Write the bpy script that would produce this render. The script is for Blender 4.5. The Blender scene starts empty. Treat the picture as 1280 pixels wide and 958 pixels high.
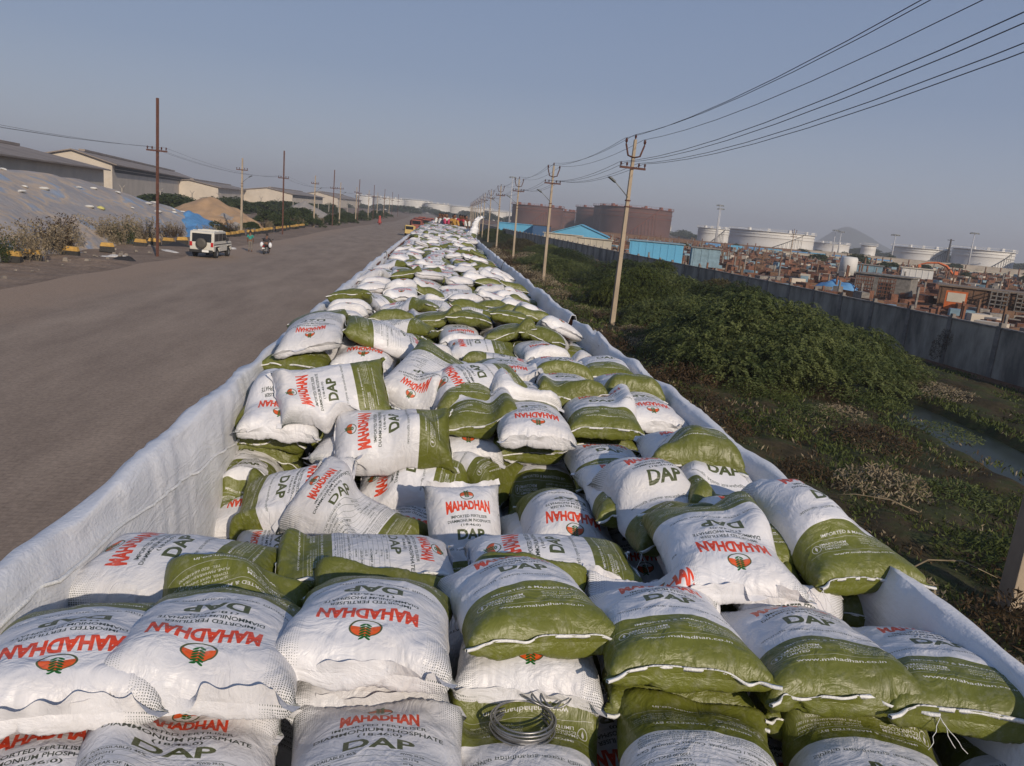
import bpy, math, random
import numpy as np
from math import radians, sin, cos, pi, sqrt, atan2
rnd = random.Random(11)
rng = np.random.default_rng(5)
SC = bpy.context.scene
C = SC.collection
# ------------------------------------------------------------------ camera
CZ = 4.85
cam_d = bpy.data.cameras.new('camera'); cam = bpy.data.objects.new('camera', cam_d); C.objects.link(cam)
SC.camera = cam
cam_d.sensor_width = 36.0; cam_d.lens = 27.03; cam_d.clip_start = .05; cam_d.clip_end = 12000
from mathutils import Matrix, Vector
_p, _a, _r = radians(12.146), radians(6.938), radians(5.3)
_F = Vector((sin(_a)*cos(_p), cos(_a)*cos(_p), -sin(_p)))
_R0 = Vector((cos(_a), -sin(_a), 0)); _U0 = _R0.cross(_F)
_X = _R0*cos(_r)+_U0*sin(_r); _Y = _U0*cos(_r)-_R0*sin(_r)
M = Matrix((_X, _Y, -_F)).transposed().to_4x4(); M.translation = Vector((0, 0, CZ))
cam.matrix_world = M
# ------------------------------------------------------------------ sky and sun
SUN_EL, SUN_AZ = 23.0, 159.0            # azimuth clockwise from +Y: behind the camera, to its right
W = bpy.data.worlds.new('World'); SC.world = W; W.use_nodes = True
nt = W.node_tree; bg = nt.nodes['Background']
sky = nt.nodes.new('ShaderNodeTexSky'); sky.sky_type = 'NISHITA'; sky.sun_disc = False
sky.sun_elevation = radians(SUN_EL); sky.sun_rotation = radians(SUN_AZ)
sky.air_density = 1.0; sky.dust_density = 1.2; sky.ozone_density = 1.0; sky.altitude = 10
# dusty winter air: the clear sky is veiled by a grey-blue layer, paler towards the horizon
_tc = nt.nodes.new('ShaderNodeTexCoord'); _sp = nt.nodes.new('ShaderNodeSeparateXYZ'); nt.links.new(_tc.outputs['Generated'], _sp.inputs[0])
_rp = nt.nodes.new('ShaderNodeValToRGB'); nt.links.new(_sp.outputs[2], _rp.inputs[0])
_rp.color_ramp.elements[0].position = 0.0; _rp.color_ramp.elements[0].color = (.335, .370, .450, 1)
_rp.color_ramp.elements[1].position = .55; _rp.color_ramp.elements[1].color = (.105, .170, .320, 1)
_e = _rp.color_ramp.elements.new(.16); _e.color = (.195, .250, .375, 1)
_ml = nt.nodes.new('ShaderNodeVectorMath'); _ml.operation = 'SCALE'; _ml.inputs['Scale'].default_value = 10.5; nt.links.new(_rp.outputs[0], _ml.inputs[0])
_mx = nt.nodes.new('ShaderNodeMixRGB'); _mx.inputs[0].default_value = .86; nt.links.new(sky.outputs[0], _mx.inputs[1]); nt.links.new(_ml.outputs[0], _mx.inputs[2])
nt.links.new(_mx.outputs[0], bg.inputs[0]); bg.inputs[1].default_value = 0.10
sun = bpy.data.objects.new('sun', bpy.data.lights.new('sun', 'SUN')); C.objects.link(sun)
sun.data.energy = 3.5; sun.data.angle = radians(0.6); sun.data.color = (1.0, .86, .70)
_sd = Vector((sin(radians(SUN_AZ))*cos(radians(SUN_EL)), cos(radians(SUN_AZ))*cos(radians(SUN_EL)), sin(radians(SUN_EL))))
sun.rotation_euler = _sd.to_track_quat('Z', 'Y').to_euler(); sun.location = (0, 0, 60)
SC.view_settings.view_transform = 'Standard'; SC.view_settings.look = 'None'
SC.view_settings.exposure = 0.14; SC.view_settings.gamma = 1.0
SC.cycles.volume_bounces = 0
# ------------------------------------------------------------------ object helpers
def tag(o, label=None, cat=None, group=None, kind=None):
    if label: o['label'] = label
    if cat: o['category'] = cat
    if group: o['group'] = group
    if kind: o['kind'] = kind
    return o
def empty(name, loc=(0, 0, 0), rz=0.0, label=None, cat=None, group=None):
    o = bpy.data.objects.new(name, None); C.objects.link(o); o.location = loc; o.rotation_euler = (0, 0, rz)
    o.empty_display_size = .2
    return tag(o, label, cat, group)
def link(name, me, mat=None, parent=None):
    o = bpy.data.objects.new(name, me); C.objects.link(o)
    if mat is not None and not me.materials:
        for m in (mat if isinstance(mat, (list, tuple)) else [mat]): me.materials.append(m)
    if parent is not None: o.parent = parent
    return o
def npmesh(name, verts, faces, smooth=False, uv=None, mats=None):
    """faces: (n,k) int array, k=3/4"""
    me = bpy.data.meshes.new(name)
    verts = np.asarray(verts, np.float32); faces = np.asarray(faces, np.int32)
    n, k = faces.shape
    me.vertices.add(len(verts)); me.vertices.foreach_set('co', verts.ravel())
    me.loops.add(n*k); me.loops.foreach_set('vertex_index', faces.ravel())
    me.polygons.add(n); me.polygons.foreach_set('loop_start', np.arange(0, n*k, k, dtype=np.int32))
    me.polygons.foreach_set('loop_total', np.full(n, k, np.int32))
    if smooth: me.polygons.foreach_set('use_smooth', np.ones(n, bool))
    if mats is not None: me.polygons.foreach_set('material_index', np.asarray(mats, np.int32))
    if uv is not None:
        l = me.uv_layers.new(name='UVMap'); l.data.foreach_set('uv', np.asarray(uv, np.float32).ravel())
    me.update(calc_edges=True)
    return me
class MB:
    def __init__(s): s.v = []; s.f = []; s.sm = []
    def add(s, vs, fs, smooth=False):
        b = len(s.v); s.v += [tuple(v) for v in vs]; s.f += [tuple(i+b for i in f) for f in fs]; s.sm += [smooth]*len(fs); return s
    def box(s, c, d, rz=0, rx=0, ry=0, taper=1.0):
        Rm = Matrix.Rotation(rz, 3, 'Z') @ Matrix.Rotation(ry, 3, 'Y') @ Matrix.Rotation(rx, 3, 'X')
        vs = []
        for z in (-.5, .5):
            t = taper if z > 0 else 1
            for x, y in ((-.5, -.5), (.5, -.5), (.5, .5), (-.5, .5)):
                p = Rm @ Vector((x*d[0]*t, y*d[1]*t, z*d[2])); vs.append((p.x+c[0], p.y+c[1], p.z+c[2]))
        return s.add(vs, [(3, 2, 1, 0), (4, 5, 6, 7), (0, 1, 5, 4), (1, 2, 6, 5), (2, 3, 7, 6), (3, 0, 4, 7)])
    def tube(s, pts, r, n=8, smooth=True, cap=True):
        pts = [Vector(p) for p in pts]; rs = r if isinstance(r, (list, tuple)) else [r]*len(pts)
        vs = []; up = None
        for i, p in enumerate(pts):
            t = (pts[min(i+1, len(pts)-1)]-pts[max(i-1, 0)]); t = t.normalized() if t.length > 1e-9 else Vector((0, 0, 1))
            if up is None: up = Vector((0, 0, 1)) if abs(t.z) < .9 else Vector((1, 0, 0))
            a = t.cross(up).normalized(); b = a.cross(t).normalized()
            for k in range(n):
                q = p+(a*cos(2*pi*k/n)+b*sin(2*pi*k/n))*rs[i]; vs.append((q.x, q.y, q.z))
        fs = []
        for i in range(len(pts)-1):
            for k in range(n): fs.append((i*n+k, i*n+(k+1) % n, (i+1)*n+(k+1) % n, (i+1)*n+k))
        s.add(vs, fs, smooth)
        if cap:
            b = len(s.v)-len(vs); s.f += [tuple(b+k for k in range(n))[::-1], tuple(b+(len(pts)-1)*n+k for k in range(n))]; s.sm += [False]*2
        return s
    def lathe(s, prof, c=(0, 0, 0), n=24, smooth=True, axis='Z'):
        vs = []
        for r, z in prof:
            for k in range(n):
                a = 2*pi*k/n; p = (r*cos(a), r*sin(a), z)
                if axis == 'X': p = (p[2], p[0], p[1])
                if axis == 'Y': p = (p[0], p[2], p[1])
                vs.append((p[0]+c[0], p[1]+c[1], p[2]+c[2]))
        fs = [(i*n+k, i*n+(k+1) % n, (i+1)*n+(k+1) % n, (i+1)*n+k) for i in range(len(prof)-1) for k in range(n)]
        return s.add(vs, fs, smooth)
    def prism(s, poly, y0, y1, axis='Y'):
        n = len(poly); vs = []
        for y in (y0, y1):
            for a, b in poly: vs.append((a, y, b) if axis == 'Y' else ((y, a, b) if axis == 'X' else (a, b, y)))
        return s.add(vs, [tuple(range(n)), tuple(range(2*n-1, n-1, -1))]+[(k, k+n, (k+1) % n+n, (k+1) % n) for k in range(n)])
    def obj(s, name, mat, parent=None, bevel=0):
        me = bpy.data.meshes.new(name); me.from_pydata(s.v, [], s.f); me.polygons.foreach_set('use_smooth', s.sm)
        import bmesh
        b = bmesh.new(); b.from_mesh(me); bmesh.ops.recalc_face_normals(b, faces=b.faces); b.to_mesh(me); b.free()
        o = link(name, me, mat, parent)
        if bevel:
            m = o.modifiers.new('bevel', 'BEVEL'); m.width = bevel; m.segments = 2; m.limit_method = 'ANGLE'
        return o
def copy_tree(o, parent=None):
    c = o.copy(); C.objects.link(c); c.parent = parent
    for ch in list(o.children): copy_tree(ch, c)
    return c
def smooth1(a, n, axes=(-2, -1)):
    for _ in range(n):
        for ax in axes:
            p = np.concatenate([np.take(a, [0], ax), a, np.take(a, [-1], ax)], ax)
            m = p.shape[ax]
            a = (np.take(p, range(0, m-2), ax)+2*np.take(p, range(1, m-1), ax)+np.take(p, range(2, m), ax))/4
    return a
# ------------------------------------------------------------------ materials
def mat(name, col, rough=.8, metal=0.0, var=0.0, scale=3.0, col2=None, bump=0.0, bscale=40.0, spec=.5, stretch=None, detail=6.0, coords='Object', rnd_v=0.0, translucent=0.0):
    m = bpy.data.materials.new(name); m.use_nodes = True; n = m.node_tree; L = n.links
    p = n.nodes['Principled BSDF']; p.inputs['Roughness'].default_value = rough; p.inputs['Metallic'].default_value = metal
    p.inputs['Specular IOR Level'].default_value = spec
    tc = n.nodes.new('ShaderNodeTexCoord'); mp = n.nodes.new('ShaderNodeMapping'); L.new(tc.outputs[coords], mp.inputs[0])
    if stretch: mp.inputs['Scale'].default_value = stretch
    c1 = tuple(col)+(1,)
    if col2 is None: c2 = tuple(min(1, x*(1+var)) for x in col)+(1,); c1 = tuple(x*(1-var) for x in col)+(1,)
    else: c2 = tuple(col2)+(1,)
    if var or col2 is not None:
        no = n.nodes.new('ShaderNodeTexNoise'); no.inputs['Scale'].default_value = scale; no.inputs['Detail'].default_value = detail; no.inputs['Roughness'].default_value = .65
        L.new(mp.outputs[0], no.inputs[0])
        rp = n.nodes.new('ShaderNodeValToRGB'); rp.color_ramp.elements[0].position = .36; rp.color_ramp.elements[1].position = .64
        rp.color_ramp.elements[0].color = c1; rp.color_ramp.elements[1].color = c2
        L.new(no.outputs[0], rp.inputs[0]); out = rp.outputs[0]
    else:
        rg = n.nodes.new('ShaderNodeRGB'); rg.outputs[0].default_value = c1; out = rg.outputs[0]
    if rnd_v:
        oi = n.nodes.new('ShaderNodeObjectInfo'); hs = n.nodes.new('ShaderNodeHueSaturation'); mr = n.nodes.new('ShaderNodeMapRange')
        mr.inputs['To Min'].default_value = 1-rnd_v; mr.inputs['To Max'].default_value = 1+rnd_v
        L.new(oi.outputs['Random'], mr.inputs[0]); L.new(mr.outputs[0], hs.inputs['Value']); L.new(out, hs.inputs['Color']); out = hs.outputs[0]
    L.new(out, p.inputs['Base Color'])
    if bump:
        nb = n.nodes.new('ShaderNodeTexNoise'); nb.inputs['Scale'].default_value = bscale; nb.inputs['Detail'].default_value = 5
        L.new(mp.outputs[0], nb.inputs[0]); b = n.nodes.new('ShaderNodeBump'); b.inputs['Strength'].default_value = bump; b.inputs['Distance'].default_value = .02
        L.new(nb.outputs[0], b.inputs['Height']); L.new(b.outputs[0], p.inputs['Normal'])
    return m
def leafmat(name, a, b, scale=1.2, dark=None):
    m = mat(name, a, rough=.65, col2=b, scale=scale, spec=.2, detail=4)
    n = m.node_tree; L = n.links; p = n.nodes['Principled BSDF']
    tr = n.nodes.new('ShaderNodeBsdfTranslucent'); mx = n.nodes.new('ShaderNodeMixShader'); mx.inputs[0].default_value = .25
    src = p.inputs['Base Color'].links[0].from_socket
    L.new(src, tr.inputs[0]); L.new(p.outputs[0], mx.inputs[1]); L.new(tr.outputs[0], mx.inputs[2])
    L.new(mx.outputs[0], n.nodes['Material Output'].inputs[0])
    return m
# ------------------------------------------------------------------ printed sack artwork, rasterised from text outlines
LW, LL = .56, .90
TW, TH = 1024, 1646
def build_print():
    SS = 2
    w, h = TW*SS, TH*SS
    white = np.array([.84, .84, .85]); olive = np.array([.385, .405, .150]); red = np.array([.84, .27, .14]); dark = np.array([.16, .20, .16]); dko = np.array([.30, .33, .19])
    jobs = []   # (text, u centre or left, v centre, height_m, colour, page, align, bold, maxwidth, fx)
    def T(page, s, u, v, hm, col, bold=.0, width=None, fx=None, al='C', spacing=1.0): jobs.append((page, s, u, v, hm, col, bold, width, fx, al, spacing))
    for pg in (0, 1):
        T(pg, 'IMPORTED & MARKETED BY:', .50, .735, .011, white*.95, .02, .30)
        T(pg, 'SMARTCHEM', .30, .775, .011, white*.95, .02, .12); T(pg, 'TECHNOLOGIES', .30, .79, .011, white*.95, .02, .13); T(pg, 'LIMITED', .28, .806, .010, white*.95, .02, .07)
        T(pg, 'SURVEY NO. 31,32, GALAXY', .70, .765, .007, white*.95, .0, .20); T(pg, 'TOWER, NEAR SHIVAJI SQUARE', .70, .778, .007, white*.95, .0, .20)
        T(pg, 'PUNE, MAHARASHTRA 411001', .70, .791, .007, white*.95, .0, .20); T(pg, 'TEL. 020 66458000', .70, .804, .007, white*.95, .0, .14)
        T(pg, 'www.mahadhan.co.in', .50, .848, .012, white*.95, .02, .28)
    T(0, 'MAHADHAN', .5, .268, .088, red, .10, .285, 'arch'); T(0, 'IMPORTED FERTILISER', .5, .352, .021, dark, .03, .235)
    T(0, 'DIAMMONIUM PHOSPHATE', .5, .388, .021, dark, .03, .28); T(0, '(18:46:0)', .5, .424, .020, dark, .03, .13)
    T(0, 'DAP', .5, .492, .072, dko, .08, .175)
    T(0, 'आयातित उर्वरक डायअमोनियम फॉस्फेट', .5, .600, .015, dark, .0, .40)
    T(0, 'RSP', .93, .30, .012, dark, .02, None)
    T(1, 'MAHADHAN', .5, .208, .062, red, .10, .22, 'arch'); T(1, 'IMPORTED FERTILISER', .5, .262, .014, dark, .02, .26)
    T(1, 'DIAMMONIUM PHOSPHATE', .5, .292, .018, dark, .03, .36); T(1, '(18:46:0)', .5, .322, .018, dark, .03, .12); T(1, 'DAP', .5, .368, .046, dko, .05, .19)
    rows = [('N 18%  P(AVAILABLE) 46%', 'P(WS) 39.5%'), ('GROSS WEIGHT', ': 50.12 kg'), ('NET WEIGHT', ': 50 kg'), ('MONTH & YEAR OF IMPORT', 'NOVEMBER 2019'), ('GOI SUBSIDY PER BAG', ': 510.10'), ('MAXIMUM RETAIL PRICE', ': 1200.00 (INCL. OF ALL TAXES)'), ('COUNTRY OF ORIGIN', ': JORDAN')]
    for k, (a, b) in enumerate(rows):
        v = .418+k*.0255; T(1, a, .08, v, .0115, dark, .02, None, None, 'L'); T(1, b, .60, v, .0115, dark, .02, None, None, 'L')
    T(1, 'For Feedback / Complaints: Contact Customer Care', .5, .602, .012, dark, .02, .44)
    for k in range(5): T(1, ['STORE THE BAGS IN A COOL AND DRY PLACE, KEEP AWAY FROM MOISTURE', 'USE NO HOOKS. DO NOT DROP THE BAGS. KEEP OUT OF REACH OF CHILDREN', 'NOT FOR HUMAN CONSUMPTION. TO BE USED AS PER RECOMMENDED DOSE', 'PACKED IN BULK AT PORT. WEIGHT WHEN PACKED AS PRINTED ABOVE', 'FOR AGRICULTURE USE ONLY'][k], .5, .624+k*.0115, .006, dark, .0, .42)
    objs = []
    for j in jobs:
        c = bpy.data.curves.new('t', 'FONT'); c.body = j[1]; c.align_x = 'LEFT'; c.size = 1.0; c.offset = j[6]*.5; c.resolution_u = 3
        o = bpy.data.objects.new('t', c); C.objects.link(o); objs.append(o)
    bpy.context.view_layer.update(); dg = bpy.context.evaluated_depsgraph_get()
    out = []
    pages = []
    for pg in (0, 1):
        im = np.empty((h, w, 3), np.float32); im[:] = white
        yy, xx = np.mgrid[0:h, 0:w].astype(np.float32); U = xx/w; V = yy/h
        im[V > .685] = olive
        X = (U-.5)*LW; Y = V*LL
        # dotted corner shading at the white end
        for sx in (-1, 1):
            q = (sx*X > .17) & (Y < .20)
            gx = (X/.0068) % 1-.5; gy = ((Y/.0068) % 1)-.5
            rr = .10+.30*np.clip((sx*X-.17)/.11, 0, 1)*np.clip((.21-Y)/.12, 0, 1)
            im[q & (gx*gx+gy*gy < rr*rr)] = dark*1.1
        # emblem: orange dome over an outlined bowl with a green sprout
        cy = .150 if pg == 0 else .125
        sc = 1.0 if pg == 0 else .8
        ex, ey = X/(.046*sc), (Y-cy)/(.038*sc)
        e = ex*ex+ey*ey
        im[(e < 1)] = dko
        im[(e < .74)] = white
        im[(e < .80) & (ey < .0+.25*np.abs(ex))] = red*np.array([.98, 1.25, .9])
        gr = np.array([.08, .34, .10])
        for k in range(6):
            yk = cy+(.012-.011*k)*sc
            for sx in (-1, 1):
                a = ((X-sx*.008*sc)*sx*.7+(Y-yk)*.7)/(.0095*sc); b = (-(X-sx*.008*sc)*sx*.7+(Y-yk)*.7)/(.0036*sc)
                a = ((X-sx*.008*sc)*sx*.8-(Y-yk)*.6)/(.010*sc); b = ((X-sx*.008*sc)*sx*.6+(Y-yk)*.8)/(.0038*sc)
                im[a*a+b*b < 1] = gr
        # thin rules
        if pg == 1:
            for k in range(8): im[(np.abs(Y-(.4305+k*.0255-.0255)*LL) < .0005) & (np.abs(X) < .245)] = dark*1.4
        im[(np.abs(Y-.752*LL) < .0005) & (np.abs(X) < .23)] = white*.85
        im[(np.abs(Y-.826*LL) < .0005) & (np.abs(X) < .23)] = white*.85
        im[(np.abs(X-.02) < .0005) & (Y > .756*LL) & (Y < .815*LL)] = white*.7
        rr = np.hypot(X+.19, Y-.79*LL); im[(np.abs(rr-.018) < .0012)] = white*.9
        im[(np.abs(X+.19) < .0045*np.clip(1.3-np.abs(Y-.788*LL)/.011, 0, 1)) & (np.abs(Y-.79*LL) < .013)] = white*.9
        pages.append(im)
    for j, o in zip(jobs, objs):
        pg, s, u, v, hm, col, bold, width, fx, al, sp = j
        ev = o.evaluated_get(dg); me = ev.to_mesh()
        n = len(me.vertices)
        if n == 0: continue
        co = np.empty(n*3, np.float32); me.vertices.foreach_get('co', co); co = co.reshape(-1, 3)[:, :2]
        me.calc_loop_triangles(); t = np.empty(len(me.loop_triangles)*3, np.int32); me.loop_triangles.foreach_get('vertices', t); t = t.reshape(-1, 3)
        ev.to_mesh_clear()
        x0, x1 = co[:, 0].min(), co[:, 0].max(); y0, y1 = co[:, 1].min(), co[:, 1].max()
        k = hm/(y1-y0 if (y1-y0) < 1.2 and len(s) < 12 else .73); kx = k if width is None else width/(x1-x0)
        px = (co[:, 0]-x0)*kx; ww = (x1-x0)*kx; py = (co[:, 1]-(y0+y1)/2)*k
        if fx == 'arch':
            f = np.abs(px/ww-.5)*2; top = (y1-(y0+y1)/2)*k
            py = top-(top-py)*(.82+.28*f*f)
        X = u*LW+px-(ww/2 if al == 'C' else 0); Y = v*LL-py
        ax = X/LW*w; ay = Y/LL*h
        im = pages[pg]
        for a, b, c in t:
            xs = ax[[a, b, c]]; ys = ay[[a, b, c]]
            i0, i1 = max(int(xs.min()), 0), min(int(xs.max())+2, w); j0, j1 = max(int(ys.min()), 0), min(int(ys.max())+2, h)
            if i1 <= i0 or j1 <= j0: continue
            gx = np.arange(i0, i1)+.5; gy = (np.arange(j0, j1)+.5)[:, None]
            d1 = (xs[1]-xs[0])*(gy-ys[0])-(ys[1]-ys[0])*(gx-xs[0])
            d2 = (xs[2]-xs[1])*(gy-ys[1])-(ys[2]-ys[1])*(gx-xs[1])
            d3 = (xs[0]-xs[2])*(gy-ys[2])-(ys[0]-ys[2])*(gx-xs[2])
            m = ((d1 >= 0) & (d2 >= 0) & (d3 >= 0)) | ((d1 <= 0) & (d2 <= 0) & (d3 <= 0))
            im[j0:j1, i0:i1][m] = col
    for o in objs:
        c = o.data; bpy.data.objects.remove(o); bpy.data.curves.remove(c)
    pages = [im.reshape(TH, SS, TW, SS, 3).mean((1, 3)) for im in pages]
    big = np.ones((TH, TW*2, 4), np.float32)
    big[:, :TW, :3] = pages[0]; big[:, TW:, :3] = pages[1]
    img = bpy.data.images.new('sack_print', TW*2, TH); img.pixels.foreach_set(np.ascontiguousarray(big[::-1]).ravel()); img.update(); img.pack()
    return img
IMG = build_print()
def sack_material(name, tint=(1, 1, 1)):
    m = bpy.data.materials.new(name); m.use_nodes = True; n = m.node_tree; L = n.links; p = n.nodes['Principled BSDF']
    uv = n.nodes.new('ShaderNodeUVMap'); im = n.nodes.new('ShaderNodeTexImage'); im.image = IMG; im.extension = 'EXTEND'; im.interpolation = 'Cubic'
    L.new(uv.outputs[0], im.inputs[0])
    tc = n.nodes.new('ShaderNodeTexCoord')
    # dust and grime
    no = n.nodes.new('ShaderNodeTexNoise'); no.inputs['Scale'].default_value = 3.5; no.inputs['Detail'].default_value = 6; L.new(tc.outputs['Object'], no.inputs[0])
    oi = n.nodes.new('ShaderNodeObjectInfo')
    mr = n.nodes.new('ShaderNodeMapRange'); mr.inputs['From Min'].default_value = .42; mr.inputs['From Max'].default_value = .75; mr.inputs['To Max'].default_value = .30; L.new(no.outputs[0], mr.inputs[0])
    mx = n.nodes.new('ShaderNodeMixRGB'); mx.blend_type = 'MULTIPLY'; mx.inputs[2].default_value = (.80, .70, .58, 1); L.new(mr.outputs[0], mx.inputs[0]); L.new(im.outputs[0], mx.inputs[1])
    hs = n.nodes.new('ShaderNodeHueSaturation'); m2 = n.nodes.new('ShaderNodeMapRange'); m2.inputs['To Min'].default_value = .88; m2.inputs['To Max'].default_value = 1.04
    # worn ink: the print thins out in scuffed patches
    sc_ = n.nodes.new('ShaderNodeTexNoise'); sc_.inputs['Scale'].default_value = 26; sc_.inputs['Detail'].default_value = 9; sc_.inputs['Roughness'].default_value = .75; L.new(tc.outputs['Object'], sc_.inputs[0])
    ms = n.nodes.new('ShaderNodeMapRange'); ms.inputs['From Min'].default_value = .50; ms.inputs['From Max'].default_value = .68; ms.inputs['To Max'].default_value = .17; L.new(sc_.outputs[0], ms.inputs[0])
    fx_ = n.nodes.new('ShaderNodeMixRGB'); fx_.inputs[2].default_value = (.55, .53, .50, 1); L.new(ms.outputs[0], fx_.inputs[0]); L.new(im.outputs[0], fx_.inputs[1]); L.new(fx_.outputs[0], mx.inputs[1])
    L.new(oi.outputs['Random'], m2.inputs[0]); L.new(m2.outputs[0], hs.inputs['Value']); L.new(mx.outputs[0], hs.inputs['Color']); L.new(hs.outputs[0], p.inputs['Base Color'])
    p.inputs['Roughness'].default_value = .42; p.inputs['Specular IOR Level'].default_value = .45
    # woven tape plus fine crumples
    wv = n.nodes.new('ShaderNodeTexNoise'); wv.inputs['Scale'].default_value = 1; wv.inputs['Detail'].default_value = 4; wv.inputs['Distortion'].default_value = .6
    mp = n.nodes.new('ShaderNodeMapping'); mp.inputs['Scale'].default_value = (70, 22, 30); L.new(uv.outputs[0], mp.inputs[0]); L.new(mp.outputs[0], wv.inputs[0])
    w2 = n.nodes.new('ShaderNodeTexNoise'); w2.inputs['Scale'].default_value = 8; w2.inputs['Detail'].default_value = 5; w2.inputs['Roughness'].default_value = .55; w2.inputs['Distortion'].default_value = 1.2; L.new(tc.outputs['Object'], w2.inputs[0])
    rd = n.nodes.new('ShaderNodeMath'); rd.operation = 'ABSOLUTE'; sb = n.nodes.new('ShaderNodeMath'); sb.operation = 'SUBTRACT'; sb.inputs[1].default_value = .5
    L.new(w2.outputs[0], sb.inputs[0]); L.new(sb.outputs[0], rd.inputs[0])
    b1 = n.nodes.new('ShaderNodeBump'); b1.inputs['Strength'].default_value = .13; b1.inputs['Distance'].default_value = .012; L.new(wv.outputs[0], b1.inputs['Height'])
    b2 = n.nodes.new('ShaderNodeBump'); b2.inputs['Strength'].default_value = .55; b2.inputs['Distance'].default_value = .03; L.new(rd.outputs[0], b2.inputs['Height'])
    L.new(b1.outputs[0], b2.inputs['Normal']); L.new(b2.outputs[0], p.inputs['Normal'])
    return m
M_SACK = sack_material('printed_woven_sack')
M_TAPE = mat('white_stitch_tape', (.72, .72, .70), .6, var=.12, scale=30, bump=.3, bscale=150)
M_LINER = None
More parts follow.
